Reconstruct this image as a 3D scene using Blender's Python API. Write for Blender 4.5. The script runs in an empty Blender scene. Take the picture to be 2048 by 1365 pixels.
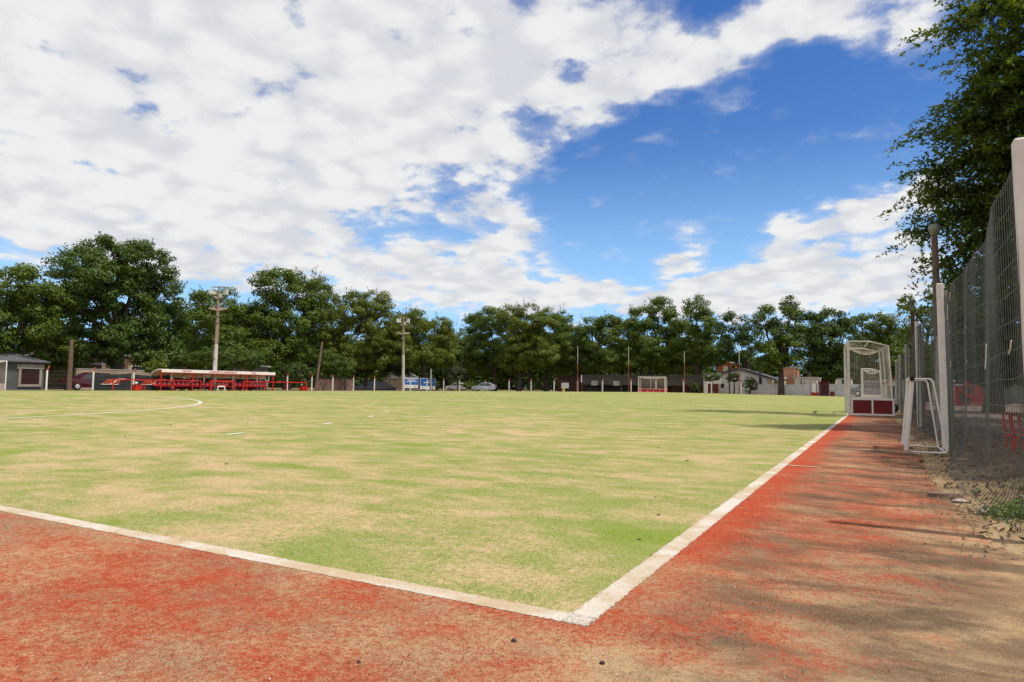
import bpy, bmesh, math, random
import numpy as np
from mathutils import Vector, Matrix, Euler
PI = math.pi
scene = bpy.context.scene
col = scene.collection
random.seed(7); RNG = np.random.default_rng(7)

# ------------------------------------------------------------------ camera, sky, sun
F, CH, PT, RL, YW, CX, CY = 1370.08, 0.70406, 0.06713, 0.01224, 0.49061, 0.7778, -1.94608
def cam_axes():
    f = Vector((-math.sin(YW)*math.cos(PT), math.cos(YW)*math.cos(PT), math.sin(PT)))
    r = Vector((math.cos(YW), math.sin(YW), 0)); u = r.cross(f)
    r2 = r*math.cos(RL)+u*math.sin(RL); u2 = r2.cross(f)
    return f, r2, u2
FW, RT, UP = cam_axes(); EYE = Vector((CX, CY, CH))
cam = bpy.data.cameras.new('camera'); co = bpy.data.objects.new('camera', cam); col.objects.link(co)
cam.sensor_width = 36; cam.lens = 36*F/2048; cam.clip_start = .05; cam.clip_end = 3000
co.matrix_world = Matrix(((RT.x, UP.x, -FW.x, CX), (RT.y, UP.y, -FW.y, CY), (RT.z, UP.z, -FW.z, CH), (0, 0, 0, 1)))
scene.camera = co
scene.view_settings.view_transform = 'Standard'; scene.view_settings.look = 'None'
scene.view_settings.exposure = 0.25; scene.view_settings.gamma = 1
scene.cycles.max_bounces = 8; scene.cycles.transparent_max_bounces = 12

SUN_EL = math.radians(66)
SUN_AZ = math.radians(91)          # clockwise from +Y: the sun stands to the right
sd = Vector((math.sin(SUN_AZ)*math.cos(SUN_EL), math.cos(SUN_AZ)*math.cos(SUN_EL), math.sin(SUN_EL)))
sun = bpy.data.lights.new('sun', 'SUN'); sun.energy = 3.45; sun.angle = math.radians(1.4); sun.color = (1, .93, .81)
so = bpy.data.objects.new('sun', sun); col.objects.link(so)
so.rotation_euler = sd.to_track_quat('Z', 'Y').to_euler(); so.location = (30, 0, 60)

world = bpy.data.worlds.new("World"); scene.world = world; world.use_nodes = True
class NT:
    """small helper to wire shader nodes"""
    def __init__(s, tree): s.t = tree; s.n = tree.nodes; s.l = tree.links
    def new(s, typ, **kw):
        n = s.n.new(typ)
        for k, v in kw.items(): setattr(n, k, v)
        return n
    def put(s, sock, v):
        if isinstance(v, bpy.types.NodeSocket): s.l.new(v, sock)
        elif v is not None: sock.default_value = v
    def math(s, op, a, b=None, c=None, clamp=False):
        n = s.new('ShaderNodeMath', operation=op, use_clamp=clamp)
        s.put(n.inputs[0], a)
        if b is not None: s.put(n.inputs[1], b)
        if c is not None: s.put(n.inputs[2], c)
        return n.outputs[0]
    def vmath(s, op, a, b=None):
        n = s.new('ShaderNodeVectorMath', operation=op); s.put(n.inputs[0], a)
        if b is not None: s.put(n.inputs[1], b)
        return n.outputs['Value'] if op in ('LENGTH', 'DISTANCE', 'DOT_PRODUCT') else n.outputs[0]
    def noise(s, vec, scale, detail=4, rough=.55, dist=0., lac=2.):
        n = s.new('ShaderNodeTexNoise'); s.put(n.inputs['Vector'], vec)
        n.inputs['Scale'].default_value = scale; n.inputs['Detail'].default_value = detail
        n.inputs['Roughness'].default_value = rough; n.inputs['Distortion'].default_value = dist
        return n.outputs['Fac']
    def step(s, v, a, b, lo=0., hi=1.):
        n = s.new('ShaderNodeMapRange', interpolation_type='SMOOTHSTEP')
        s.put(n.inputs[0], v); n.inputs[1].default_value = a; n.inputs[2].default_value = b
        n.inputs[3].default_value = lo; n.inputs[4].default_value = hi
        return n.outputs[0]
    def mix(s, fac, a, b, mode='MIX'):
        n = s.new('ShaderNodeMix', data_type='RGBA', blend_type=mode)
        s.put(n.inputs[0], fac)
        for i, v in ((6, a), (7, b)):
            if isinstance(v, tuple): v = (*v[:3], 1)
            s.put(n.inputs[i], v)
        return n.outputs[2]
    def comb(s, x, y, z):
        n = s.new('ShaderNodeCombineXYZ')
        for i, v in enumerate((x, y, z)): s.put(n.inputs[i], v)
        return n.outputs[0]
    def sep(s, v):
        n = s.new('ShaderNodeSeparateXYZ'); s.l.new(v, n.inputs[0]); return n.outputs

def build_sky():
    w = NT(world.node_tree); w.n.clear()
    out = w.new('ShaderNodeOutputWorld')
    sky = w.new('ShaderNodeTexSky', sky_type='NISHITA'); sky.sun_disc = False
    sky.sun_elevation = SUN_EL; sky.sun_rotation = SUN_AZ; sky.air_density = 1.0; sky.dust_density = 0.0; sky.ozone_density = 2.5
    hs = w.new('ShaderNodeHueSaturation'); hs.inputs['Hue'].default_value = .512; hs.inputs['Saturation'].default_value = 1.30; hs.inputs['Value'].default_value = 1.0
    w.l.new(sky.outputs[0], hs.inputs['Color'])
    zz0 = w.sep(w.new('ShaderNodeTexCoord').outputs['Generated'])[2]
    hz = w.step(zz0, .0, .36, 1., 0.)
    skyc = w.mix(hz, hs.outputs[0], (2.9, 5.4, 8.5))
    bg = w.new('ShaderNodeBackground'); w.l.new(skyc, bg.inputs[0]); bg.inputs[1].default_value = .114
    d = w.new('ShaderNodeTexCoord').outputs['Generated']
    x, y, z = w.sep(d)
    # azimuth / elevation of the direction, degrees (0 azimuth = along the side line)
    az = w.math('MULTIPLY', w.math('ARCTAN2', x, y), 180/PI)
    el = w.math('MULTIPLY', w.math('ARCSINE', z), 180/PI)
    zz = w.math('ADD', w.math('MAXIMUM', z, 0.0), .22)
    q = w.comb(w.math('DIVIDE', x, zz), w.math('DIVIDE', y, zz), 0.0)     # the cloud deck as a flat layer
    q2 = w.vmath('MULTIPLY', q, (1.0, 1.0, 1.0))
    n1 = w.noise(q2, 5.4, 11, .60, .10)
    vo = w.new('ShaderNodeTexVoronoi', feature='SMOOTH_F1'); vo.inputs['Scale'].default_value = 10.5; vo.inputs['Smoothness'].default_value = .45
    w.l.new(w.vmath('ADD', q2, w.vmath('MULTIPLY', w.comb(n1, w.noise(w.vmath('ADD', q2, (5, 5, 0)), 5.4, 8, .6), 0.0), (.22, .22, 0))), vo.inputs['Vector'])
    puff = w.math('SUBTRACT', .62, vo.outputs['Distance'])
    n2 = w.noise(w.vmath('ADD', q2, (7.3, 2.1, 0)), 13.0, 8, .66, .15)
    nbig = w.noise(w.vmath('ADD', q2, (1.7, 9.4, 0)), .9, 3, .5)
    # wobble the azimuth / elevation so that edges of the cloud fields are ragged
    wob = w.noise(w.vmath('ADD', q2, (3.1, 4.4, 0)), 2.6, 4, .6)
    wob2 = w.noise(w.vmath('ADD', q2, (13.1, 24.4, 0)), 2.6, 4, .6)
    azw = w.math('MULTIPLY_ADD', w.math('SUBTRACT', wob, .5), 9.0, az)
    elw = w.math('MULTIPLY_ADD', w.math('SUBTRACT', wob2, .5), 6.0, el)
    cov = None
    for (a, e, ra, re, rot, amp) in SKYBLOBS:
        c, s_ = math.cos(math.radians(rot)), math.sin(math.radians(rot))
        da = w.math('SUBTRACT', azw, a); de = w.math('SUBTRACT', elw, e)
        u = w.math('DIVIDE', w.math('ADD', w.math('MULTIPLY', da, c), w.math('MULTIPLY', de, s_)), ra)
        v = w.math('DIVIDE', w.math('SUBTRACT', w.math('MULTIPLY', de, c), w.math('MULTIPLY', da, s_)), re)
        r2 = w.math('ADD', w.math('MULTIPLY', u, u), w.math('MULTIPLY', v, v))
        g = w.math('MULTIPLY', w.math('EXPONENT', w.math('MULTIPLY', w.math('POWER', r2, 1.6), -1.0)), amp)
        cov = g if cov is None else w.math('ADD', cov, g)
    # unseen cloud added overhead and behind the camera, whitens the ambient light
    rest = w.math('MAXIMUM', w.step(el, 38, 52), w.step(w.math('ABSOLUTE', w.math('ADD', az, 28.)), 58, 80))
    cov = w.math('MINIMUM', w.math('MULTIPLY_ADD', rest, .95, cov), 1.08)
    tex = w.math('ADD', w.math('ADD', w.math('MULTIPLY', n1, .72), w.math('MULTIPLY', n2, .24)), w.math('MULTIPLY', puff, .14))
    tex = w.math('MULTIPLY_ADD', tex, 1.55, -.275)
    dens = w.math('ADD', w.math('MULTIPLY_ADD', cov, .49, -.663), tex)      # > 0 where cloud
    mask = w.math('MAXIMUM', w.math('MULTIPLY', w.step(dens, .00, .26), .99), w.math('MULTIPLY', w.step(dens, -.13, .24), .42))
    # puffs: thick parts are white, thin hollows and bases grey-blue
    n3 = w.noise(w.vmath('ADD', q2, (0.06, 0.03, 0)), 5.4, 5, .55, .2)
    n1b = w.noise(w.vmath('ADD', q2, (.07, .03, 0)), 4.6, 5, .55, .10)
    n1s = w.noise(q2, 4.6, 5, .55, .10)
    rel = w.math('MULTIPLY', w.math('SUBTRACT', n1s, n1b), 1.0)
    shade = w.math('ADD', w.math('ADD', w.math('ADD', w.math('MULTIPLY', n3, .20), w.math('MULTIPLY', nbig, .55)), rel), w.math('MULTIPLY', puff, .55))
    cc = w.mix(w.step(shade, .20, .60), (.79, .81, .86), (1.0, 1.0, .995))
    cb = w.new('ShaderNodeBackground'); w.l.new(cc, cb.inputs[0]); cb.inputs[1].default_value = .73
    mx = w.new('ShaderNodeMixShader'); w.l.new(mask, mx.inputs[0]); w.l.new(bg.outputs[0], mx.inputs[1]); w.l.new(cb.outputs[0], mx.inputs[2])
    w.l.new(mx.outputs[0], out.inputs[0])

# ------------------------------------------------------------------ geometry of the place
# +Y runs along the right side line, the pitch lies at x < 0; pixels (2048 wide) are only used to read sizes off the photo
S = .00838
def gz(x):
    """drainage crown of the pitch"""
    a = abs(x+27.5)
    if a < 3: a = (a*a+9)/6
    return S*(27.5-min(a, 34))
def ray(px, py): return FW + RT*((px-1024)/F) + UP*((682.5-py)/F)
def at_x(px, py, X):
    d = ray(px, py); return EYE+d*((X-CX)/d.x)
def at_y(px, py, Y):
    d = ray(px, py); return EYE+d*((Y-CY)/d.y)
def ground(px, py):
    z = 0.0
    for _ in range(6):
        d = ray(px, py); p = EYE+d*((z-CH)/d.z); z = gz(p.x)
    return p
def az_el(px, py):
    d = ray(px, py).normalized()
    return math.degrees(math.atan2(d.x, d.y)), math.degrees(math.asin(d.z))
SKYBLOBS = []
def sky_blob(px, py, rx, ry, rot=0, amp=1.0):
    a, e = az_el(px, py)
    d = ray(px, py); k = math.degrees(1/F)/(1+((px-1024)/F)**2+((682-py)/F)**2)
    SKYBLOBS.append((a, e, rx*k/max(.5, math.cos(math.radians(e))), ry*k*1.08, rot, amp))
for b in ((150, 150, 620, 330, 0, 1.0), (700, 130, 460, 240, 0, .95), (250, 430, 560, 150, 0, .75), (820, 330, 260, 100, 0, .55),
          (1010, 40, 200, 190, 10, .6), (640, 440, 240, 80, 0, .35), (560, 530, 300, 50, 0, .38), (900, 545, 220, 66, 12, .78),
          (1330, 130, 250, 56, 24, 1.0), (1580, 50, 280, 62, 18, 1.0), (1230, 50, 190, 80, 25, .66), (1800, 30, 160, 60, 20, .66),
          (1650, 450, 190, 52, 22, .85), (1790, 430, 90, 60, 15, .6), (1370, 505, 66, 36, 25, .80), (1320, 262, 66, 26, 25, .36),
          (1650, 570, 280, 66, 6, 1.05), (1300, 606, 300, 34, 0, .95), (1020, 590, 200, 34, 0, .72), (1830, 350, 80, 36, 15, .7),
          (1480, 570, 150, 40, 12, .7), (1000, 450, 70, 70, 30, .50), (1480, 200, 160, 40, 15, .16),
          (490, 270, 60, 24, 10, -.42), (255, 150, 70, 30, -30, -.40), (440, 70, 40, 60, -30, -.40), (620, 30, 34, 60, 0, -.42),
          (560, 365, 100, 26, 0, -.30), (800, 365, 80, 34, 0, -.36), (1150, 120, 60, 70, 40, -.34), (1640, 150, 150, 26, 18, -.5), (700, 295, 30, 30, 0, -.3)):
    sky_blob(*b)
build_sky()

# ------------------------------------------------------------------ materials
def principled(name):
    m = bpy.data.materials.new(name); m.use_nodes = True
    w = NT(m.node_tree); b = w.n['Principled BSDF']; return m, w, b
MATS = {}
def mat(name, c, rough=.7, var=.25, scale=6., metal=0., bump=0., spec=.3, c2=None, thr=(.45, .65), detail=5):
    """procedural paint / stone / metal: base colour broken up by noise, optional second colour in patches"""
    if name in MATS: return MATS[name]
    m, w, b = principled(name); MATS[name] = m
    pos = w.new('ShaderNodeTexCoord').outputs['Object']
    n = w.noise(pos, scale, detail, .6)
    lo = tuple(v*(1-var) for v in c); hi = tuple(min(1, v*(1+var*.6)) for v in c)
    cc = w.mix(w.step(n, .3, .7), lo, hi)
    if c2:
        n2 = w.noise(w.vmath('ADD', pos, (5.2, 1.3, 7.7)), scale*.55, 6, .65)
        cc = w.mix(w.step(n2, *thr), cc, c2)
    w.l.new(cc, b.inputs['Base Color']); b.inputs['Roughness'].default_value = rough
    b.inputs['Metallic'].default_value = metal; b.inputs['Specular IOR Level'].default_value = spec
    if bump:
        bp = w.new('ShaderNodeBump'); bp.inputs['Strength'].default_value = bump; bp.inputs['Distance'].default_value = .02
        w.l.new(w.noise(pos, scale*4, 4), bp.inputs['Height']); w.l.new(bp.outputs[0], b.inputs['Normal'])
    return m
WHITE = mat('white_paint', (.74, .73, .70), .5, .10, 7, c2=(.52, .47, .40), thr=(.60, .78))
WHITE2 = mat('white_enamel', (.78, .77, .75), .4, .06, 5)
WORN = mat('worn_white_paint', (.70, .65, .60), .6, .12, 5, bump=.15, c2=(.40, .33, .27), thr=(.62, .74))
RED = mat('red_paint', (.50, .018, .014), .45, .15, 5)
REDD = mat('dark_red_board', (.15, .011, .012), .55, .2, 3)
RUST = mat('rusty_red', (.26, .065, .04), .8, .3, 9)
CONC = mat('weathered_concrete', (.36, .34, .32), .9, .25, 4, bump=.3, c2=(.2, .18, .165), thr=(.52, .72))
CONCB = mat('brown_concrete', (.29, .215, .17), .9, .22, 3, bump=.2, c2=(.36, .30, .25), thr=(.5, .7))
CONCW = mat('whitewashed_concrete', (.66, .64, .62), .85, .15, 4, bump=.2, c2=(.38, .33, .29), thr=(.58, .7))
MASTW = mat('flaking_whitewash', (.52, .475, .44), .85, .15, 2.5, bump=.2, c2=(.30, .22, .17), thr=(.54, .68))
WOOD = mat('old_wood', (.15, .10, .075), .9, .3, 5, bump=.3)
BARK = mat('bark', (.085, .062, .048), .95, .35, 5, bump=.6)
WIRE = mat('galvanised_wire', (.115, .125, .112), .55, .15, 20, metal=.2)
BLACK = mat('black_rubber', (.018, .018, .018), .7, .2, 8)
BANNER = mat('black_banner_cloth', (.025, .030, .032), .75, .3, 2)
DARK = mat('dark_interior', (.022, .019, .018), .9, .3, 2)
GLASS = mat('dark_glass', (.03, .04, .045), .08, .1, 2, spec=.6)
LAMPGL = mat('floodlight_glass', (.42, .45, .39), .18, .12, 6, spec=.6)
ALU = mat('aluminium', (.50, .50, .48), .45, .15, 6, metal=.3)
LOGO = mat('orange_red_print', (.55, .10, .04), .6, .12, 6)
NET = mat('net_cord', (.60, .52, .42), .8, .15, 9)
SEATR = mat('red_plastic_seat', (.42, .012, .018), .4, .12, 6)
TAN = mat('tan_fibre_roof', (.66, .47, .33), .7, .15, 1.2)
GREYW = mat('grey_render_wall', (.095, .10, .095), .9, .15, .9, bump=.1)
SLATE = mat('slate_roof', (.10, .097, .105), .8, .2, 3)
SHEET = mat('pale_sheet_roof', (.62, .61, .63), .5, .1, 2)
BRICK_SALMON = mat('salmon_render', (.48, .235, .16), .9, .08, .6)
WALLW = mat('white_wall', (.80, .77, .73), .85, .10, .5, c2=(.45, .41, .37), thr=(.58, .72))
WALLT = mat('tan_wall', (.34, .26, .19), .9, .25, .7)
ORANGE = mat('orange_brick', (.50, .155, .06), .9, .15, 1.5)
BLUE = mat('blue_print', (.022, .13, .42), .5, .1, 1)
CARRED = mat('dark_red_car_paint', (.05, .005, .010), .2, .08, 2, spec=.6)
CARSIL = mat('silver_car_paint', (.44, .46, .50), .25, .06, 2, metal=.4, spec=.6)
CARGREY = mat('grey_van_paint', (.12, .13, .15), .25, .06, 2, spec=.6)
SHADE = mat('grey_band_tree_shade', (.062, .058, .050), .9, .22, .8)  # canopy band grey, darkened to hold the tree shade the shed lacks
BROWND = mat('brown_timber_door', (.16, .058, .022), .7, .3, 2)
STONE = mat('pale_stone', (.42, .36, .32), .9, .25, 30, bump=.4)
SEED = mat('dark_seed_pod', (.035, .02, .022), .7, .3, 60)
PLASTIC = mat('clear_plastic', (.62, .66, .70), .15, .1, 30, spec=.6)
BLUECAP = mat('blue_label', (.05, .12, .30), .4, .1, 10)
YELLOW = mat('yellow_paint', (.62, .52, .20), .6, .1, 4)

def brick_mat():
    m, w, b = principled('red_brick_wall')
    p = w.new('ShaderNodeTexCoord').outputs['Object']
    br = w.new('ShaderNodeTexBrick'); sx = w.sep(p)
    w.l.new(w.comb(w.math('ADD', sx[0], sx[1]), sx[2], 0.0), br.inputs['Vector'])
    br.inputs['Scale'].default_value = 3.2
    br.inputs['Color1'].default_value = (.20, .095, .065, 1); br.inputs['Color2'].default_value = (.28, .14, .10, 1); br.inputs['Mortar'].default_value = (.25, .21, .18, 1)
    w.l.new(w.mix(w.step(w.noise(p, 1.3, 5), .4, .7), br.outputs[0], (.13, .085, .06)), b.inputs['Base Color']); b.inputs['Roughness'].default_value = .95
    return m
BRICK = brick_mat()

def leaf_mat(name, c1, c2, trans=.34, scale=.9):
    m = bpy.data.materials.new(name); m.use_nodes = True; w = NT(m.node_tree); w.n.clear()
    out = w.new('ShaderNodeOutputMaterial')
    geo = w.new('ShaderNodeNewGeometry')
    n = w.noise(geo.outputs['Position'], scale, 4, .6)
    r = geo.outputs['Random Per Island']
    f = w.math('ADD', w.math('MULTIPLY', n, .7), w.math('MULTIPLY', r, .5))
    cc = w.mix(w.step(f, .3, .9), c1, c2)
    d = w.new('ShaderNodeBsdfPrincipled'); w.l.new(cc, d.inputs['Base Color']); d.inputs['Roughness'].default_value = .45; d.inputs['Specular IOR Level'].default_value = .25
    t = w.new('ShaderNodeBsdfTranslucent'); w.l.new(w.mix(1.0, cc, (1.25, 1.15, .5), 'MULTIPLY'), t.inputs[0])
    mx = w.new('ShaderNodeMixShader'); mx.inputs[0].default_value = trans
    w.l.new(d.outputs[0], mx.inputs[1]); w.l.new(t.outputs[0], mx.inputs[2]); w.l.new(mx.outputs[0], out.inputs[0])
    return m
LEAFS = {'mid': leaf_mat('leaf_mid_green', (0.060, 0.101, 0.013), (0.135, 0.193, 0.025)),
         'dark': leaf_mat('leaf_dark_green', (0.036, 0.072, 0.011), (0.075, 0.126, 0.018)),
         'yellow': leaf_mat('leaf_yellow_green', (0.075, 0.110, 0.013), (0.180, 0.220, 0.028)),
         'blue': leaf_mat('leaf_blue_green', (0.048, 0.090, 0.016), (0.105, 0.165, 0.028)),
         'grey': leaf_mat('leaf_grey_green', (0.075, 0.105, 0.049), (0.120, 0.165, 0.078)),
         'near': leaf_mat('leaf_elm', (0.055, 0.103, 0.013), (0.150, 0.215, 0.028), .34, 1.5),
         'weed': leaf_mat('leaf_weed', (.07, .13, .025), (.14, .22, .05), .3, 20),
         'litter': leaf_mat('leaf_litter_brown', (.07, .042, .025), (.26, .18, .11), .1, 30)}

# ------------------------------------------------------------------ mesh helpers
class MB:
    def __init__(s): s.v = []; s.f = []; s.m = []; s.sm = []
    def add(s, vs, fs, mi=0, smooth=False):
        o = len(s.v); s.v += [tuple(v) for v in vs]
        for f in fs: s.f.append(tuple(o+i for i in f)); s.m.append(mi); s.sm.append(smooth)
    def hexa(s, c8, mi=0):
        s.add(c8, [(0, 3, 2, 1), (4, 5, 6, 7), (0, 1, 5, 4), (1, 2, 6, 5), (2, 3, 7, 6), (3, 0, 4, 7)], mi)
    def box(s, c, d, mi=0, rz=0., M=None):
        x, y, z = (v/2 for v in d); R = Matrix.Rotation(rz, 3, 'Z') if M is None else M
        c8 = [Vector(c)+R@Vector(p) for p in ((-x, -y, -z), (x, -y, -z), (x, y, -z), (-x, y, -z), (-x, -y, z), (x, -y, z), (x, y, z), (-x, y, z))]
        s.hexa(c8, mi)
    def bar(s, a, b, w, h=None, mi=0, up=(0, 0, 1)):
        a, b = Vector(a), Vector(b); d = (b-a).normalized(); h = h or w
        u = Vector(up)
        if abs(d.dot(u)) > .95: u = Vector((0, 1, 0))
        r = d.cross(u).normalized()*w/2; t = r.cross(d).normalized()*h/2
        s.hexa([a-r-t, a+r-t, a+r+t, a-r+t, b-r-t, b+r-t, b+r+t, b-r+t], mi)
    def tube(s, pts, r, n=8, mi=0, caps=True, smooth=True):
        pts = [Vector(p) for p in pts]; rr = r if isinstance(r, (list, tuple)) else [r]*len(pts)
        vs = []; prev = None
        for i, p in enumerate(pts):
            d = (pts[min(i+1, len(pts)-1)]-pts[max(i-1, 0)]).normalized()
            if prev is None:
                u = Vector((0, 0, 1)) if abs(d.z) < .9 else Vector((1, 0, 0)); a = d.cross(u).normalized()
            else: a = (prev-d*prev.dot(d)).normalized()
            prev = a; b = d.cross(a)
            for k in range(n): t = 2*PI*k/n; vs.append(p+(a*math.cos(t)+b*math.sin(t))*rr[i])
        fs = [(i*n+k, i*n+(k+1) % n, (i+1)*n+(k+1) % n, (i+1)*n+k) for i in range(len(pts)-1) for k in range(n)]
        s.add(vs, fs, mi, smooth)
        if caps:
            s.add(vs[:n], [tuple(range(n))[::-1]], mi); s.add(vs[-n:], [tuple(range(n))], mi)
    def prism(s, poly, a, b, mi=0):
        """poly: list of points; extruded by vector from a to b (offsets)"""
        n = len(poly); A = [Vector(p)+Vector(a) for p in poly]; B = [Vector(p)+Vector(b) for p in poly]
        s.add(A+B, [tuple(range(n))[::-1], tuple(range(n, 2*n))]+[(i, (i+1) % n, n+(i+1) % n, n+i) for i in range(n)], mi)
    def lathe(s, prof, c=(0, 0, 0), n=16, mi=0, M=None, smooth=True):
        vs = []; c = Vector(c); M = M or Matrix.Identity(3)
        for (r, z) in prof:
            for k in range(n): t = 2*PI*k/n; vs.append(c+M@Vector((r*math.cos(t), r*math.sin(t), z)))
        s.add(vs, [(i*n+k, i*n+(k+1) % n, (i+1)*n+(k+1) % n, (i+1)*n+k) for i in range(len(prof)-1) for k in range(n)], mi, smooth)
    def build(s, name, mats, parent=None, bevel=0., label=None):
        me = bpy.data.meshes.new(name); me.from_pydata(s.v, [], s.f)
        for m in (mats if isinstance(mats, (list, tuple)) else [mats]): me.materials.append(m)
        me.polygons.foreach_set('material_index', s.m); me.polygons.foreach_set('use_smooth', s.sm); me.update()
        bm = bmesh.new(); bm.from_mesh(me); bmesh.ops.recalc_face_normals(bm, faces=bm.faces); bm.to_mesh(me); bm.free()
        o = bpy.data.objects.new(name, me); col.objects.link(o)
        if parent is not None: o.parent = parent
        if bevel:
            b = o.modifiers.new('bevel', 'BEVEL'); b.width = bevel; b.segments = 2; b.limit_method = 'ANGLE'
        if label: o['label'] = label
        return o
def tag(o, label, cat, group=None):
    o['label'] = label; o['category'] = cat
    if group: o['group'] = group
    return o
def kind(o, k): o['kind'] = k; return o
def empty(name, loc, label, cat, group=None, rz=0.):
    o = bpy.data.objects.new(name, None); col.objects.link(o); o.location = loc; o.rotation_euler.z = rz; o.empty_display_size = .2
    return tag(o, label, cat, group)
def copy_tree(o, parent=None):
    c = o.copy(); col.objects.link(c)
    if parent is not None: c.parent = parent
    for ch in list(o.children): copy_tree(ch, c)
    return c
def text_mesh(name, body, size, M, material, parent, ext=.004, squeeze=1.0, shear=0., bold=0.):
    cu = bpy.data.curves.new(name, 'FONT'); cu.body = body; cu.size = size; cu.align_x = 'CENTER'; cu.align_y = 'CENTER'; cu.extrude = ext; cu.shear = shear; cu.offset = bold
    t = bpy.data.objects.new(name, cu); col.objects.link(t); bpy.context.view_layer.update()
    me = bpy.data.meshes.new_from_object(t.evaluated_get(bpy.context.evaluated_depsgraph_get())); bpy.data.objects.remove(t)
    me.transform(Matrix.Diagonal((squeeze, 1, 1, 1))); me.transform(M); me.materials.clear(); me.materials.append(material); me.name = name
    o = bpy.data.objects.new(name, me); col.objects.link(o); o.parent = parent; return o
def quads(name, V, mats, parent=None):
    """V: (n,4,3) array of leaf quads"""
    n = len(V); me = bpy.data.meshes.new(name)
    me.vertices.add(4*n); me.vertices.foreach_set('co', V.reshape(-1).astype(np.float32))
    me.loops.add(4*n); me.loops.foreach_set('vertex_index', np.arange(4*n, dtype=np.int32))
    me.polygons.add(n); me.polygons.foreach_set('loop_start', np.arange(0, 4*n, 4, dtype=np.int32)); me.polygons.foreach_set('loop_total', np.full(n, 4, dtype=np.int32))
    me.materials.append(mats); me.update(calc_edges=True); me.validate()
    o = bpy.data.objects.new(name, me); col.objects.link(o)
    if parent is not None: o.parent = parent
    return o
def leaf_quads(P, N, L, W, rng, droop=0.):
    """diamond leaves at P with normals N"""
    n = len(P); N = N/np.maximum(1e-6, np.linalg.norm(N, axis=1))[:, None]
    T = rng.normal(size=(n, 3)); T[:, 2] -= droop
    T -= N*(T*N).sum(1)[:, None]; T /= np.maximum(1e-6, np.linalg.norm(T, axis=1))[:, None]
    B = np.cross(N, T); l = (L*rng.uniform(.7, 1.3, n))[:, None]; w = (W*rng.uniform(.7, 1.3, n))[:, None]
    return np.stack([P-T*l*.5, P+B*w*.5+T*l*.08, P+T*l*.5, P-B*w*.5+T*l*.08], 1)

# ------------------------------------------------------------------ ground
def pos_nodes(w):
    p = w.new('ShaderNodeNewGeometry').outputs['Position']; return p, w.sep(p)
SAND = (.45, .325, .19)
def sand_tones(w, p, grit, fine):
    """bare sand and trodden earth shared by the run-off and the ground beside it"""
    n = w.noise(w.vmath('MULTIPLY', p, (1.1, 1.5, 1)), 1., 7, .65, .3)
    t = w.math('ADD', w.math('ADD', n, w.math('MULTIPLY', w.math('SUBTRACT', grit, .5), .55)), w.math('MULTIPLY', w.math('SUBTRACT', fine, .5), .45))
    c = w.mix(w.step(t, .30, .70), (.245, .170, .100), (.50, .365, .205))
    return c
def speckle(w, c, grit2, lo, hi):
    c = w.mix(w.math('MULTIPLY', w.step(grit2, .62, .70), hi), c, (.62, .52, .40))
    return w.mix(w.math('MULTIPLY', w.step(grit2, .30, .38, 1, 0), lo), c, (.085, .062, .042))
def turf_mat():
    m, w, b = principled('sanded_green_turf'); p, (x, y, z) = pos_nodes(w)
    big = w.noise(w.vmath('MULTIPLY', p, (.30, .36, 1)), 1., 5, .6, .25)
    med = w.noise(w.vmath('ADD', w.vmath('MULTIPLY', p, (1.0, 1.5, 1)), (3.3, 8.1, 0)), 1.7, 9, .66, .25)
    fine = w.noise(p, 38, 6, .70); grit = w.noise(p, 120, 3, .7); grit2 = w.noise(w.vmath('ADD', p, (4, 9, 2)), 170, 2, .6)
    s = w.math('ADD', w.math('MULTIPLY', big, .45), w.math('MULTIPLY', med, .80))
    s = w.math('ADD', s, w.math('MULTIPLY', w.math('SUBTRACT', fine, .5), .42))
    s = w.math('ADD', s, w.math('MULTIPLY', w.math('SUBTRACT', grit, .5), .40))
    far = w.step(y, 4.0, 24.0)
    s = w.math('SUBTRACT', s, w.math('MULTIPLY', far, .055))
    sand = w.step(s, .50, .80)
    green = w.mix(w.step(w.noise(p, .8, 4), .35, .65), (.245, .295, .070), (.195, .275, .050))
    green = w.mix(w.step(grit, .35, .7), w.mix(.35, green, (.10, .13, .02)), w.mix(.5, green, (.34, .33, .12)))
    c = w.mix(w.math('MULTIPLY', sand, .95), green, w.mix(w.step(fine, .3, .7), (.43, .30, .175), (.56, .405, .245)))
    # strong green where the sand has been swept off
    sw = w.step(w.math('ADD', w.noise(w.vmath('ADD', w.vmath('MULTIPLY', p, (.5, .9, 1)), (11, 3, 0)), 1.5, 7, .62, .3), w.math('MULTIPLY', w.math('SUBTRACT', fine, .5), .15)), .55, .70)
    c = w.mix(w.math('MULTIPLY', sw, .75), c, (.165, .245, .024))
    br = w.step(w.noise(w.vmath('ADD', w.vmath('MULTIPLY', p, (.7, 1.4, 1)), (31, 17, 0)), 1.6, 8, .7, .5), .58, .72)
    c = w.mix(w.math('MULTIPLY', br, .42), c, (.25, .155, .09))
    c = speckle(w, c, grit2, .22, .12)
    w.l.new(c, b.inputs['Base Color']); b.inputs['Roughness'].default_value = .95; b.inputs['Specular IOR Level'].default_value = .1
    bp = w.new('ShaderNodeBump'); bp.inputs['Strength'].default_value = .7; bp.inputs['Distance'].default_value = .010
    w.l.new(w.math('ADD', w.math('MULTIPLY', grit, .5), fine), bp.inputs['Height']); w.l.new(bp.outputs[0], b.inputs['Normal'])
    return m
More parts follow.
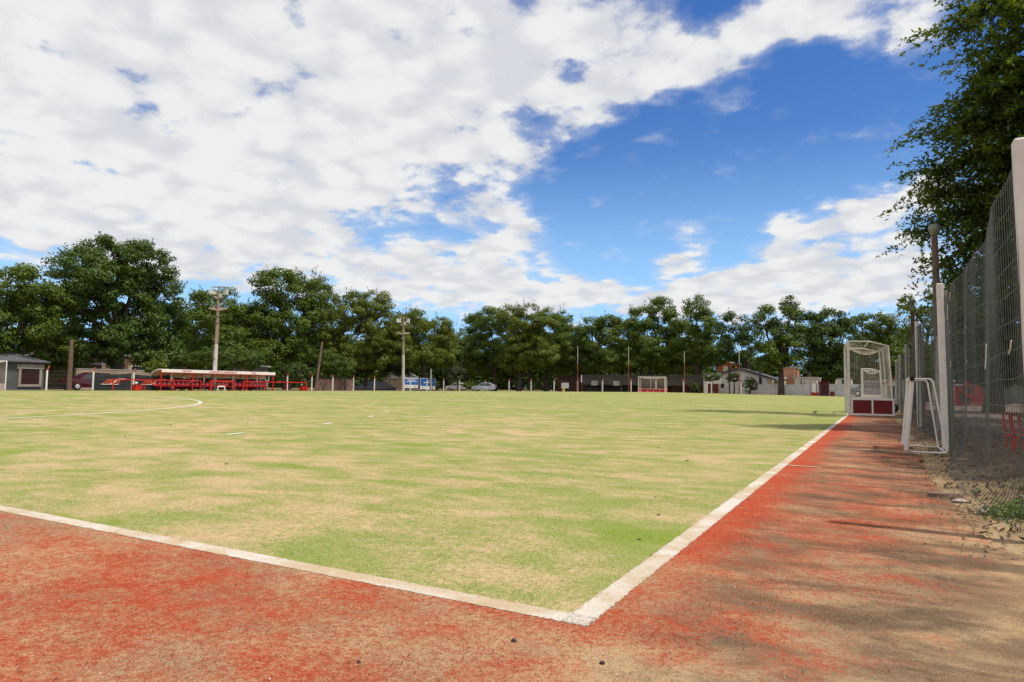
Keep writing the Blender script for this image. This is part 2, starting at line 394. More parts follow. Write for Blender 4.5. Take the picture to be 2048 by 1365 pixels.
def red_mat():
    m, w, b = principled('sanded_red_turf'); p, (x, y, z) = pos_nodes(w)
    big = w.noise(w.vmath('MULTIPLY', p, (.9, 1.1, 1)), 1., 5, .6, .3)
    med = w.noise(w.vmath('ADD', w.vmath('MULTIPLY', p, (2.6, 3.6, 1)), (3.3, 5.1, 0)), 1.3, 9, .68, .35)
    fine = w.noise(p, 40, 6, .72); grit = w.noise(p, 130, 3, .7); grit2 = w.noise(w.vmath('ADD', p, (4, 9, 2)), 190, 2, .6)
    s = w.math('ADD', w.math('MULTIPLY', big, .48), w.math('MULTIPLY', med, .62))
    s = w.math('ADD', s, w.math('MULTIPLY', w.math('SUBTRACT', fine, .5), .50))
    s = w.math('ADD', s, w.math('MULTIPLY', w.math('SUBTRACT', grit, .5), .45))
    # sand drifts in from the fence side near the corner
    drift = w.math('SUBTRACT', w.math('MULTIPLY', x, .62), w.math('MULTIPLY', w.math('MAXIMUM', y, -3.), .17))
    drift = w.step(w.math('ADD', drift, w.math('MULTIPLY', w.math('SUBTRACT', med, .5), .35)), .04, .74)
    s = w.math('ADD', s, w.math('MULTIPLY', drift, .26))
    clean = w.step(w.math('ABSOLUTE', w.math('SUBTRACT', x, .08)), .02, .26, 1, 0)        # clean strip next to the line
    s = w.math('SUBTRACT', s, w.math('MULTIPLY', clean, w.math('MULTIPLY', w.step(y, .6, 1.4), .18)))
    sand = w.step(s, .365, .725)
    red = w.mix(w.step(fine, .3, .7), (.365, .052, .022), (.47, .084, .034))
    seam = w.step(x, .985, 1.0); red = w.mix(w.math('MULTIPLY', seam, w.math('MULTIPLY', w.step(y, 2.5, 3.2), .5)), red, (.28, .05, .025))
    c = w.mix(w.math('MULTIPLY', sand, .92), red, sand_tones(w, p, grit, fine))
    # grey-brown damp earth stains, mostly on the fence side
    st = w.noise(w.vmath('ADD', w.vmath('MULTIPLY', p, (1.5, 2.6, 1)), (41, 27, 0)), 1.15, 9, .70, .25)
    st = w.math('ADD', st, w.math('ADD', w.math('MULTIPLY', w.math('SUBTRACT', grit, .5), .35), w.math('MULTIPLY', w.math('SUBTRACT', fine, .5), .30)))
    near = w.math('MULTIPLY', w.step(x, .02, .40), 1.0)
    stf = w.math('MULTIPLY', w.step(st, .45, .61), near)
    c = w.mix(w.math('MULTIPLY', stf, .78), c, (.135, .090, .055))
    st2 = w.noise(w.vmath('ADD', w.vmath('MULTIPLY', p, (.9, 2.2, 1)), (71, 7, 0)), 1.2, 7, .66, .4)
    c = w.mix(w.math('MULTIPLY', w.math('MULTIPLY', w.step(st2, .47, .62), w.step(x, .05, .40)), .70), c, (.085, .060, .039))
    c = speckle(w, c, grit2, .45, .45)
    w.l.new(c, b.inputs['Base Color']); b.inputs['Roughness'].default_value = .95; b.inputs['Specular IOR Level'].default_value = .1
    bp = w.new('ShaderNodeBump'); bp.inputs['Strength'].default_value = .9; bp.inputs['Distance'].default_value = .012
    w.l.new(w.math('ADD', w.math('MULTIPLY', grit, .6), fine), bp.inputs['Height']); w.l.new(bp.outputs[0], b.inputs['Normal'])
    return m
def line_mat():
    m, w, b = principled('worn_white_line'); p, (x, y, z) = pos_nodes(w)
    n = w.noise(p, 2.3, 5, .6, .6); g = w.noise(p, 160, 3, .7)
    s = w.math('ADD', n, w.math('MULTIPLY', w.math('SUBTRACT', g, .5), .35))
    c = w.mix(w.step(s, .40, .62), (.60, .555, .50), (.485, .37, .245))
    c = w.mix(w.math('MULTIPLY', w.step(g, .5, .7), .25), c, (.50, .45, .38))
    w.l.new(c, b.inputs['Base Color']); b.inputs['Roughness'].default_value = .9; b.inputs['Specular IOR Level'].default_value = .1
    bp = w.new('ShaderNodeBump'); bp.inputs['Strength'].default_value = .7; bp.inputs['Distance'].default_value = .006
    w.l.new(g, bp.inputs['Height']); w.l.new(bp.outputs[0], b.inputs['Normal'])
    return m
def dirt_mat():
    m, w, b = principled('sandy_dirt'); p, (x, y, z) = pos_nodes(w)
    n = w.noise(p, .9, 6, .65, .3); fine = w.noise(p, 40, 6, .72); grit = w.noise(p, 130, 3, .7); grit2 = w.noise(w.vmath('ADD', p, (4, 9, 2)), 150, 2, .6)
    c = sand_tones(w, p, grit, fine)
    st = w.math('ADD', w.noise(p, 2.2, 8, .7, .2), w.math('MULTIPLY', w.math('SUBTRACT', fine, .5), .4))
    c = w.mix(w.math('MULTIPLY', w.step(st, .52, .68), .6), c, (.13, .09, .055))
    beyond_fence = w.math('MULTIPLY', w.step(w.math('ADD', x, w.math('MULTIPLY', w.math('SUBTRACT', n, .5), .8)), 1.30, 1.75), .85)  # ground turns darker brown past the fence line
    c = w.mix(beyond_fence, c, w.mix(w.step(fine, .35, .65), (.060, .040, .027), (.15, .10, .065)))
    gr = w.math('MULTIPLY', w.step(w.noise(p, .35, 4, .6), .42, .6), w.step(w.math('ADD', y, w.math('MULTIPLY', w.math('ABSOLUTE', x), .4)), 26, 38))
    c = w.mix(w.math('MULTIPLY', gr, .75), c, (.085, .11, .03))
    c = speckle(w, c, grit2, .5, .35)
    w.l.new(c, b.inputs['Base Color']); b.inputs['Roughness'].default_value = 1; b.inputs['Specular IOR Level'].default_value = .05
    bp = w.new('ShaderNodeBump'); bp.inputs['Strength'].default_value = .9; bp.inputs['Distance'].default_value = .015
    w.l.new(w.math('ADD', fine, w.math('MULTIPLY', grit, .5)), bp.inputs['Height']); w.l.new(bp.outputs[0], b.inputs['Normal'])
    return m
def sheet(name, xs, ys, dz, m, edge=None):
    mb = MB(); vs = [(x, y, gz(x)+dz) for y in ys for x in xs]; n = len(xs)
    mb.add(vs, [(j*n+i, j*n+i+1, (j+1)*n+i+1, (j+1)*n+i) for j in range(len(ys)-1) for i in range(n-1)])
    return kind(mb.build(name, m), 'structure')
XS = [-55+i*1.25 for i in range(45)]
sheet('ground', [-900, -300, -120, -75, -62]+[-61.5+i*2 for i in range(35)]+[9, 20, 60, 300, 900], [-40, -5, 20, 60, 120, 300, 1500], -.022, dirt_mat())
sheet('pitch_turf', XS, [0, 3, 10, 30, 60, 91.4], 0, turf_mat())
RM = red_mat()
sheet('red_runoff', [-58+i for i in range(59)], [-6, -3, -1.2, 0], -.0005, RM)
def ragged_strip():
    mb = MB(); rg = random.Random(4); ys = [-6+.05*i for i in range(520)]+[20+i for i in range(74)]; wob = 0; vs = []
    for y in ys:
        wob = wob*.8+rg.uniform(-.03, .03); e = 1.15+wob+(.0 if y > 3.3 else .18*min(1, (3.3-y)*2)*(.6+.4*math.sin(y*5)))
        vs += [(xx, y, gz(xx)-.0006) for xx in (.0, .3, .6, .9, e)]
    n = 5; mb.add(vs, [(j*n+i, j*n+i+1, (j+1)*n+i+1, (j+1)*n+i) for j in range(len(ys)-1) for i in range(n-1)])
    return kind(mb.build('red_runoff', RM), 'structure')
ragged_strip()
sheet('red_runoff', [-56.6, -55], [0.0, 20, 93], -.0042, RM)
sheet('red_runoff', XS, [91.4, 93], -.0042, RM)
sheet('dirt_path', [2.6, 4, 7, 12], [2, 30, 60, 100], -.012, mat('packed_path', (.17, .12, .095), .95, .3, 2.6, bump=.5, c2=(.07, .05, .036), thr=(.42, .62), detail=8))
sheet('street', [-400, -110, -62, -40, -8, 60], [97.5, 102.5], -.016, mat('asphalt', (.13, .12, .11), .9, .2, 1.2, bump=.3))
sheet('street', [-68, -61.8], [-30, 20, 60, 97.5], -.0162, MATS['asphalt'])
LM = line_mat(); LMF = mat('far_white_line', (.66, .63, .55), .9, .1, 2, c2=(.50, .44, .28), thr=(.5, .75))
def line_strip(pts, w0, dz=.0006, jag=.007, name='white_line', m=None):
    """painted line along pts (list of xy), to the left side by width w0; ragged edges"""
    mb = MB(); vs = []
    n = len(pts)
    for i, p in enumerate(pts):
        a = Vector(pts[max(0, i-1)]); c = Vector(pts[min(n-1, i+1)]); d = (c-a).normalized(); nr = Vector((-d.y, d.x))
        for k, o in ((0, -jag*random.random()), (1, w0+jag*random.random())):
            q = Vector(p)+nr*o; vs.append((q.x, q.y, gz(q.x)+dz))
    mb.add(vs, [(2*i, 2*i+1, 2*i+3, 2*i+2) for i in range(n-1)])
    return kind(mb.build(name, m or LM), 'structure')
def dense(a, b, near, far):
    out = [a]; s = 1 if b > a else -1
    while (out[-1]-b)*s < 0: out.append(out[-1]+s*(near+far*abs(out[-1])))
    out[-1] = b; return out
LW = .078
line_strip([(0, t) for t in dense(-.003, 91.4, .008, .012)], LW)                       # right side line
line_strip([(t, 0) for t in dense(-LW-.002, -55, .008, .012)][::-1], LW, .0010)        # near back line
line_strip([(-55, t) for t in dense(91.3, LW, .5, .0)], LW)
line_strip([(-.1-t*1.0, 91.4) for t in range(55)], LW)
line_strip([(-.1-t*.3, 22.9) for t in range(183)], .075, .0044, .004, m=LMF)
line_strip([(-.1-t*.6, 45.7) for t in range(91)], .075, .0044, .004, m=LMF)
line_strip([(.0+.004+t*.02, 5.0) for t in range(16)], .04, .0046, .002)                 # tick outside the side line
arc = [(-25.67+14.63*math.cos(t), 14.63*math.sin(t)) for t in np.linspace(.005, PI/2, 90)]+[(-29.33-14.63*math.cos(t), 14.63*math.sin(t)) for t in np.linspace(PI/2, .005, 90)]
line_strip(arc, .085, .005, .004, m=LMF)
for i in range(11):                                                                      # broken outer circle
    t0 = math.radians(12+i*7.6); ts = np.linspace(t0, t0+.35/19.6, 5)
    line_strip([(-25.67+19.6*math.cos(t), 19.6*math.sin(t)) for t in ts], .085, .0052, .004, m=LMF)

# short pile of the carpet near the camera, coloured by the same surface it grows from
def pile(name, n, m, region, seed, h0=.008, dmax=6.5, fn=None):
    rg = np.random.default_rng(seed)
    if fn is None:
        d = .75+(dmax-.75)*rg.uniform(0, 1, n)**1.7; a = YW+rg.uniform(-.78, .74, n); x = CX-np.sin(a)*d; y = CY+np.cos(a)*d
        k = region(x, y); x, y = x[k], y[k]
    else: x, y = fn(rg, n)
    n = len(x); z = np.array([gz(v) for v in x]); h = h0*rg.uniform(.5, 1.4, n); t = rg.uniform(0, 2*PI, n); lean = rg.uniform(.3, 1.9, n); wd = rg.uniform(.0007, .0016, n)
    B = np.stack([x, y, z-.001], 1); top = B+np.stack([np.cos(t)*h*lean, np.sin(t)*h*lean, h], 1); s_ = np.stack([-np.sin(t)*wd, np.cos(t)*wd, 0*t], 1)
    kind(quads(name, np.stack([B-s_, B+s_, top+s_*.5, top-s_*.5], 1), m), 'stuff')
TM = bpy.data.materials['sanded_green_turf']
pile('turf_pile', 130000, TM, lambda x, y: (x < -LW) & (y > LW), 21, .0045)
pile('red_pile', 90000, RM, lambda x, y: (((y < 0) & (x < .35)) | ((x > 0) & (x < 1.0) & (y > 0) & (y+x*-1.5 > -.6))) & (x > -8), 22, .0032, 4.5)
def edge(rg, n):
    t = .2+7*rg.uniform(0, 1, n)**1.8; sd_ = rg.uniform(0, 1, n) < .5; o = np.where(rg.uniform(0, 1, n) < .35, rg.normal(0, .004, n)+np.where(rg.uniform(0, 1, n) < .5, 0, LW), rg.uniform(0, LW, n))
    return np.where(sd_, -o, -t+.2), np.where(sd_, t-.2, o)
pile('line_pile', 15000, LM, None, 23, .003, fn=edge)

def bankz(x, y):
    e = math.exp(-((x-1.72)/.30)**2)*(1-math.exp(-max(0, y-1.7)/1.2))
    return e*(.045+.022*math.sin(3.1*y+2*x)+.018*math.sin(7.7*y-5*x)+.012*math.sin(17*y+11*x)) if y < 30 else 0
def soil_bank():
    mb = MB(); ys = [1.6+.06*i for i in range(140)]+[10+.4*i for i in range(50)]; xs = [1.02+.06*i for i in range(24)]; n = len(xs)
    mb.add([(x+.02*math.sin(9*y), y, gz(x)-.022+bankz(x, y)+(.012 if 2 < i < n-3 else -.01)) for y in ys for i, x in enumerate(xs)], [(j*n+i, j*n+i+1, (j+1)*n+i+1, (j+1)*n+i) for j in range(len(ys)-1) for i in range(n-1)], 0, True)
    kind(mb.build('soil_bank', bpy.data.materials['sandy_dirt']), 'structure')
soil_bank()

# ------------------------------------------------------------------ loose things on the ground
def lump(r, seed, sq=(1, 1, .6)):
    rg = random.Random(seed); bm = bmesh.new(); bmesh.ops.create_icosphere(bm, subdivisions=2, radius=1)
    mb = MB(); k = [rg.uniform(-1, 1) for _ in range(9)]
    vs = []
    for v in bm.verts:
        c = v.co; f = 1+.22*math.sin(3*c.x*k[0]+4*k[1])+.2*math.sin(4*c.y*k[2]+3*k[3])+.15*math.sin(5*c.z+k[4]*4)
        vs.append((c.x*f*r*sq[0], c.y*f*r*sq[1], max(c.z*f*r*sq[2], -.35*r*sq[2])+.35*r*sq[2]))
    mb.add(vs, [[v.index for v in f.verts] for f in bm.faces], 0, True); bm.free(); return mb
def place(mb, name, m, p, rz, label, cat, group=None):
    o = mb.build(name, m); o.location = (p.x, p.y, gz(p.x)-.003); o.rotation_euler.z = rz; return tag(o, label, cat, group)
mb = MB(); mb.prism([(-.12, 0, 0), (-.06, -.035, 0), (.11, -.03, 0), (.13, .015, 0), (.02, .04, 0), (-.1, .03, 0)], (0, 0, 0), (0, .0, .028))
place(mb, 'broken_board', mat('weathered_board', (.22, .15, .12), .9, .3, 14, bump=.4), ground(1890, 994), .5, 'flat broken piece of board lying on the red strip below the fence', 'board')
place(lump(.034, 3, (1.3, .8, .5)), 'stone', STONE, ground(1922, 1004), .3, 'pale flat oblong stone right beside the broken board', 'stone')
place(lump(.034, 5, (1.1, .8, .9)), 'stone', STONE, ground(1966, 1027), .9, 'pale angular stone on bare sand in front of the fence weeds', 'stone')
for i, (px, py, r, lab) in enumerate(((1028, 1283, .0075, 'dark seed pod on the red run-off, left of the pitch corner'), (1205, 1328, .0075, 'dark seed pod on brown sand at the bottom edge, right of the pitch corner'),
                                (718, 1325, .007, 'small dark seed pod on red turf at the bottom edge, left of centre'), (1277, 1080, .008, 'dark seed pod on the green turf beside the bare sand patch'),
                                (1316, 1031, .008, 'dark seed pod lying highest of the seed pods on the green turf'), (1498, 1000, .007, 'dark seed pod on red turf just outside the side line'))):
    place(lump(r, 20+i, (1.2, .9, .8)), 'seed_pod', SEED, ground(px, py), i*1.1, lab, 'seed pod', 'dark seed pods on the turf')
# the many small bits nobody could count
def scatter_bits(name, n, fn, size, m, seed, flat=True, asp=.35):
    rg = np.random.default_rng(seed); P = np.array([fn(rg) for _ in range(n)]); P[:, 2] = [max(gz(a)+.004, gz(a)-.004+bankz(a, b)) for a, b in P[:, :2]]
    N = np.tile((0, 0, 1.), (n, 1))+rg.normal(size=(n, 3))*(.25 if flat else .8)
    L = size*rg.uniform(.35, 1.25, n)
    return kind(quads(name, leaf_quads(P, N, L, L*asp, rg), m), 'stuff')
def near_fn(rg):
    d = rg.uniform(.5, 1)*8*rg.uniform(0, 1)**1.5+.9; a = YW+rg.uniform(-.75, .72)
    return (CX-math.sin(a)*d, CY+math.cos(a)*d, 0)
scatter_bits('twig_litter', 900, near_fn, .016, mat('dry_twig', (.06, .04, .03), .9, .3, 40), 3, asp=.14)
scatter_bits('pale_crumbs', 900, near_fn, .005, mat('pale_crumb', (.58, .52, .45), .9, .2, 40), 4, asp=.8)
scatter_bits('dark_crumbs', 1100, near_fn, .006, mat('dark_crumb', (.05, .035, .03), .9, .2, 40), 5, asp=.7)
scatter_bits('dark_crumbs', 500, lambda r: (-r.uniform(0, 30), r.uniform(1, 25), 0), .04, MATS['dark_crumb'], 6, asp=.5)
scatter_bits('leaf_litter', 5200, lambda r: (1.42+abs(r.normal(0, .35))*(1 if r.uniform() < .8 else -.35), r.uniform(2.2, 22)**1., 0), .045, LEAFS['litter'], 8, False, .45)
scatter_bits('leaf_litter', 3500, lambda r: (r.uniform(1.5, 7), r.uniform(2.2, 22), 0), .06, LEAFS['litter'], 9, False, .5)
scatter_bits('leaf_litter', 500, lambda r: (1.25+r.normal(0, .10), r.uniform(1.6, 6), 0), .03, LEAFS['litter'], 10, False, .3)
def weed(p, r, h, n, label, seed):
    rg = np.random.default_rng(seed); root = empty('weed', (p.x, p.y, gz(p.x)-.02), label, 'weed', 'weeds along the fence')
    u = rg.normal(size=(n, 3))*np.array((r, r, 0))*.5; u[:, 2] = np.abs(rg.normal(size=n))*h*np.exp(-(u[:, 0]**2+u[:, 1]**2)/(r*r))+.012
    quads('foliage', leaf_quads(u, rg.normal(size=(n, 3))*.6+np.array((0, 0, 1)), np.full(n, .030), np.full(n, .015), rg), LEAFS['weed'], root)
    st = MB()
    for k in range(9):
        a = k*.7; st.tube([(0, 0, 0), (math.cos(a)*r*.3, math.sin(a)*r*.3, h*.5), (math.cos(a)*r*.7, math.sin(a)*r*.7, h*.4)], .002, 4)
    st.build('stem', LEAFS['weed'], root)
for (px, py, r, h, n, lab) in ((2036, 1036, .22, .06, 900, 'bright green low weed clump at the right edge under the curled fence bottom'), (1955, 988, .03, .025, 50, 'tiny green weed sprout at the foot of the fence mesh')):
    weed(ground(px, py), r, h, n, lab, int(px))
for i, (x, y, r, lab) in enumerate(((1.62, 2.75, .10, 'green weed tuft growing through the curled mesh nearest the camera'), (1.60, 3.4, .09, 'green weed tuft behind the mesh bottom, second nearest the camera'), (1.75, 4.4, .12, 'green weed tuft behind the mesh midway along the near bay'))):
    weed(Vector((x, y, 0)), r, .07, 160, lab, 70+i)
# plastic bottle
p = ground(1770, 832); root = empty('plastic_bottle', (p.x, p.y, gz(p.x)+.045), 'clear plastic bottle with blue label lying on red turf before the goal', 'bottle', rz=.15)
mb = MB(); M = Matrix.Rotation(PI/2, 3, 'Y'); mb.lathe([(0, -.17), (.042, -.165), (.044, .05), (.03, .1), (.014, .13), (.014, .15), (0, .15)], n=14, M=M); mb.build('bottle_body', PLASTIC, root)
mb = MB(); mb.lathe([(.0455, .0), (.0455, .07)], n=14, M=M); mb.build('bottle_label', BLUECAP, root)
mb = MB(); mb.lathe([(0, .148), (.016, .148), (.016, .175), (0, .175)], n=10, M=M); mb.build('cap', RED, root)

# ------------------------------------------------------------------ right-hand mesh fence
FX = 1.48
posts_y = [2.2, 7.83, 13.72, 20.6, 26.6, 32.6]
fence = empty('mesh_fence', (FX, posts_y[0], 0), 'tall slack wire mesh fence on white concrete posts along the right side', 'fence')
def Lf(p): return Vector(p)-Vector((FX, posts_y[0], 0))
for i, y in enumerate(posts_y):
    h = (1.97, 2.03, 2.1, 2.06, 2.05, 2.08, 2.05, 2.05)[i]; ln = (-.030, -.012, .0, .03, 0, .02, -.02, 0)[i]
    mb = MB(); mb.box((0, 0, 0), (.105 if i == 0 else .072, .10, 1), 0)
    mb.v = [(x+ln*(z+.5), yy*(1 if z < 0 else .9), (z+.5)*(h+.05)-.05) for (x, yy, z) in mb.v]
    o = mb.build('post', WORN if i < 3 else CONC, fence, .012); o.location = Lf((FX, y, 0))
    mb = MB(); mb.box((.060, 0, .5), (.035, .07, .96), 0); mb.v = [(x+ln*z, yy, z*(h-.05)) for (x, yy, z) in mb.v]
    o2 = mb.build('post_rib', CONC, o)
def mesh_bay(y0, y1, h, sp, curl, bulge, seed, r=.0019, off0=.03, off1=.03):
    rg = random.Random(seed); mb = MB()
    ph = [rg.uniform(0, 6.28) for _ in range(6)]
    def P(y, z):
        t = (y-y0)/(y1-y0); e = math.sin(PI*t)**.6
        x = off0+(off1-off0)*t+bulge*e*(.5*math.sin(1.6*y+ph[0])*math.sin(1.1*z+ph[1])+.30*math.sin(3.7*y+ph[2]+.6*z)+.10*math.sin(8.1*y+ph[3]-.9*z))
        x += bulge*.4*e*(z/h)**2
        zz = z-.05*math.sin(PI*t)*(z/h)
        if z < .34: q = (.34-z)/.34; ce = curl*e*(1-t)**.7*1.25; x -= ce*q*q; zz = z+ce*.22*q*q*q
        yy = y+.035*e*math.sin(3.3*z+ph[4]+y*1.3)*(z/h)+.018*math.sin(5.9*y+ph[5])
        return Vector((FX+x, yy, zz+.01))
    zs = [h*k/15 for k in range(16)]
    n = int((y1-y0)/sp); step = max(1, 1)
    for k in range(n+1):
        y = y0+(y1-y0)*k/n
        mb.tube([Lf(P(y, z)) for z in zs], r, 3, caps=False)
    m = int(h/.15); ys = np.linspace(y0, y1, 40)
    for k in range(m+1):
        z = .02+k*(h-.04)/m
        mb.tube([Lf(P(y, z)+Vector((0, 0, .004*math.sin(7*y+k)))) for y in ys], r*1.05, 3, caps=False)
    return mb.build('wire_mesh', WIRE, fence), P
o, P1 = mesh_bay(2.2, 7.83, 1.86, .064, .20, .055, 1, .0020, -.075, .03)
o, P2 = mesh_bay(7.83, 13.72, 1.98, .075, .0, .07, 2, .0022, .02, -.03)
o, P3 = mesh_bay(13.72, 20.6, 2.1, .10, .05, .10, 3)
for i in range(3, 5): mesh_bay(posts_y[i], posts_y[i+1], 2.0, .14, .05, .10, 4+i, .0026)
# bits of cord hanging in the mesh
for j, (y, z, dx) in enumerate(((2.55, .98, .05), (3.75, 1.05, .02), (6.9, 1.05, .0), (7.4, 1.72, .03), (6.6, 1.78, .02))):
    mb = MB(); a = P1(y, z); mb.tube([Lf(a+Vector((-.006, q*.10, -q*(.17 if j in (1, 3) else .07)+.01*math.sin(9*q)))) for q in (0, .25, .5, .75, 1)], .0035, 5); mb.build('cord', WHITE, fence)

# ------------------------------------------------------------------ goals
def net_panel(mb, a, b, c, d, nu, nv, r, sag=0., dirv=(0, 0, -1)):
    """net between corners a-b (top) and d-c (bottom)"""
    a, b, c, d = map(Vector, (a, b, c, d)); dv = Vector(dirv)
    def P(u, v): return (a*(1-u)+b*u)*(1-v)+(d*(1-u)+c*u)*v+dv*sag*math.sin(PI*u)*math.sin(PI*v)
    for i in range(nu+1): mb.tube([P(i/nu, k/8) for k in range(9)], r, 3, caps=False)
    for j in range(nv+1): mb.tube([P(k/8, j/nv) for k in range(9)], r, 3, caps=False)
def hockey_goal(name, loc, rz, label, boards, post=WHITE, netm=NET, dens=1., group=None, mid=True, bm_out=WHITE, nr=.0022):
    """mouth in the local YZ plane facing -X, width 3.66 along +Y from the origin, depth along +X"""
    g = empty(name, loc, label, 'goal', group, rz); W = 3.76; H = 2.19; D = 1.16; T = .075
    for y in (0, W): mb = MB(); mb.box((0, y, H/2), (T, .055, H)); mb.build('goal_post', post, g, .006)
    mb = MB(); mb.bar((0, .0275, H-T/2), (0, W-.0275, H-T/2), T, .06); mb.build('crossbar', post, g, .006)
    for y in (.02, W-.02):
        mb = MB(); mb.tube([(.04, y, H-.02), (.56, y, H-.03), (1.04, y, 2.03), (1.10, y, 1.0), (D-.03, y, .02)], .024, 8); mb.build('side_frame', post, g)
    mb = MB(); mb.tube([(1.04, .02, 2.03), (1.04, W-.02, 2.03)], .02, 8); mb.tube([(.56, .02, 2.16), (.56, W-.02, 2.16)], .016, 8); mb.build('top_rail', post, g)
    if mid:
        mb = MB(); mb.tube([(1.06, W*.62, 2.03), (D-.02, W*.62, .46)], .022, 8); mb.build('back_stay', post, g)
    # boards: thin plank with its white frame proud of it
    for nm, p0, p1 in (('side_board', (.05, .0, 0), (D, .0, 0)), ('side_board', (.05, W, 0), (D, W, 0)), ('back_board', (D, .03, 0), (D, W-.03, 0))):
        a, b = Vector(p0), Vector(p1); mb = MB(); mb.bar(a+Vector((0, 0, .26)), b+Vector((0, 0, .26)), .018, .40); o = mb.build(nm, boards, g)
        fr = MB()
        for z in (.035, .475): fr.bar(a+Vector((0, 0, z)), b+Vector((0, 0, z)), .05, .05)
        k = 3 if nm == 'side_board' else 5
        for i in range(k):
            q = a+(b-a)*(.022+.956*i/(k-1)); fr.bar(q+Vector((0, 0, .062)), q+Vector((0, 0, .448)), .045, .045)
        fr.build('board_frame', bm_out, o)
    mb = MB(); nu = int(34*dens); k = int(14*dens)
    net_panel(mb, (1.04, .03, 2.02), (1.04, W-.03, 2.02), (D-.03, W-.03, .5), (D-.03, .03, .5), nu, int(24*dens), nr, .10, (1, 0, -.2))
    net_panel(mb, (.04, .03, H-.05), (.04, W-.03, H-.05), (1.03, W-.03, 2.02), (1.03, .03, 2.02), nu, k, nr, .22)
    for y in (.015, W-.015): net_panel(mb, (.04, y, H-.05), (1.03, y, 2.02), (D-.04, y, .5), (.04, y, .5), k, int(24*dens), nr, .04, (0, 1 if y > 1 else 1, 0))
    mb.build('net', netm, g)
    return g
near_goal = hockey_goal('hockey_goal', (.02, 20.54, gz(0)), math.radians(3.5), 'large hockey goal with dark red side boards parked on the right side line', REDD, WORN, dens=1.25, group='hockey goals', nr=.0019)
mb = MB()
M = Matrix.Rotation(PI/2, 3, 'X')
wh = MB(); wh.lathe([(.09, -.04), (.15, -.045), (.165, -.02), (.165, .02), (.15, .045), (.09, .04), (.09, -.04)], n=18, M=M); w0 = wh.build('transport_wheel', BLACK, near_goal); w0.location = (1.38, 3.3, .168)
wh = MB(); wh.lathe([(0, -.03), (.092, -.03), (.092, .03), (0, .03)], n=14, M=M); wh.build('rim', ALU, w0)
mb = MB(); mb.bar((1.16, 3.3, .3), (1.38, 3.3, .42), .04, .06); mb.bar((1.38, 3.24, .168), (1.38, 3.24, .44), .03, .03); mb.build('wheel_bracket', RED, near_goal)
mb = MB(); mb.box((1.36, 3.3, .43), (.12, .07, .05)); mb.build('wheel_guard', BLACK, near_goal)
hockey_goal('hockey_goal', (-.15, 48, gz(0)), 0, 'white boarded hockey goal far up the right side line, seen through the near net', WHITE2, WHITE, dens=.5, group='hockey goals', nr=.005)
fp = at_y(1329.7, 786.5, 91.45)
hockey_goal('hockey_goal', (fp.x, 91.45, gz(fp.x)), PI/2, 'hockey goal with bright red back board on the far back line', RED, WHITE2, dens=.6, group='hockey goals', nr=.008)
lp = at_x(10, 781, -55.6)
hockey_goal('hockey_goal', (-55.6, lp.y, gz(-55.6)), PI, 'hockey goal with pale boards cut by the left picture edge', mat('pale_board', (.62, .59, .56), .6, .1, 2), WHITE2, dens=.6, group='hockey goals', nr=.006)

# small training goal leaning by the fence
tg = empty('training_goal', (1.05, 7.25, 0), 'tiny white pipe training goal without net standing against the near fence post', 'goal')
for k, y in enumerate((0, 1.02)):
    mb = MB(); x1 = .40-(.02*k); mb.tube([(0, y, .03), (.075, y, .84)], .026, 10); mb.build('goal_post', WORN, tg)
    mb = MB(); mb.tube([(.09, y, .855), (.24, y, .855), (.265, y, .85), (.285, y, .82), (x1, y, .04), (x1-.01, y, .022), (x1-.03, y, .018), (.035, y, .018)], .0105, 8); mb.build('side_frame', WORN, tg)
mb = MB(); mb.tube([(.075, -.06, .855), (.075, 1.10, .855)], .029, 12, caps=False); mb.tube([(.075, -.055, .855), (.075, -.05, .855)], .024, 12); mb.m = [0]*12+[1]*(len(mb.f)-12); mb.build('crossbar', [WORN, BLACK], tg)  # black disc paints the shade inside the open pipe end
mb = MB(); mb.tube([(.385, .0, .02), (.375, 1.02, .02)], .011, 8); mb.build('ground_bar', WORN, tg)

# ------------------------------------------------------------------ left fence, posts and wires
def fence_post(parent, base, off, h, bend=(-.30, .12), mats=(WHITE, RUST), w=.12):
    mb = MB(); mb.box((0, 0, h/2), (w, w*.9, h)); o = mb.build('post', mats[0], parent, .01); o.location = Vector(base)-Vector(off)
    t = MB(); t.bar((0, 0, h-.03), (bend[0], bend[1], h+.36), w*.75, w*.7); t.build('post_tip', mats[1], o)
    return o
f0 = Vector((-58.6, 29, gz(-58.6)))
sf = empty('wire_fence', f0, 'low fence of white concrete posts with red bent tips along the far side line', 'fence')
pl = []
for px in (92, 185, 266, 341, 407, 465, 513, 574, 623, 665, 706.5, 748.5, 820.5, 853.6, 887, 919, 971):
    q = at_x(px, 782, -58.6); b = Vector((-58.6, q.y, gz(-58.6))); pl.append(b); fence_post(sf, b, f0, 1.62, (-.12, .22))
mb = MB()
for z in (.25, .6, .95, 1.3, 1.58): mb.tube([p-f0+Vector((.0, 0, z)) for p in pl], .006, 4)
mb.build('strand_wire', WIRE, sf)
f1 = Vector((-48, 95.5, gz(-48)))
ef = empty('wire_fence', f1, 'low fence of weathered grey concrete posts behind the far goal', 'fence')
pl = []
for i, px in enumerate((1018, 1062, 1108, 1155, 1205, 1262, 1312, 1367, 1423, 1482, 1546, 1606, 1672)):
    q = at_y(px, 786, 95.5); b = Vector((q.x, 95.5, gz(q.x))); pl.append(b); fence_post(ef, b, f1, 1.62, (.03, .25), (CONCW if px < 1500 else CONC, RUST if px < 1500 else CONC), .15)
mb = MB()
for z in (.25, .6, .95, 1.3, 1.58): mb.tube([p-f1+Vector((.0, 0, z)) for p in pl], .008, 4)
mb.build('strand_wire', WIRE, ef)
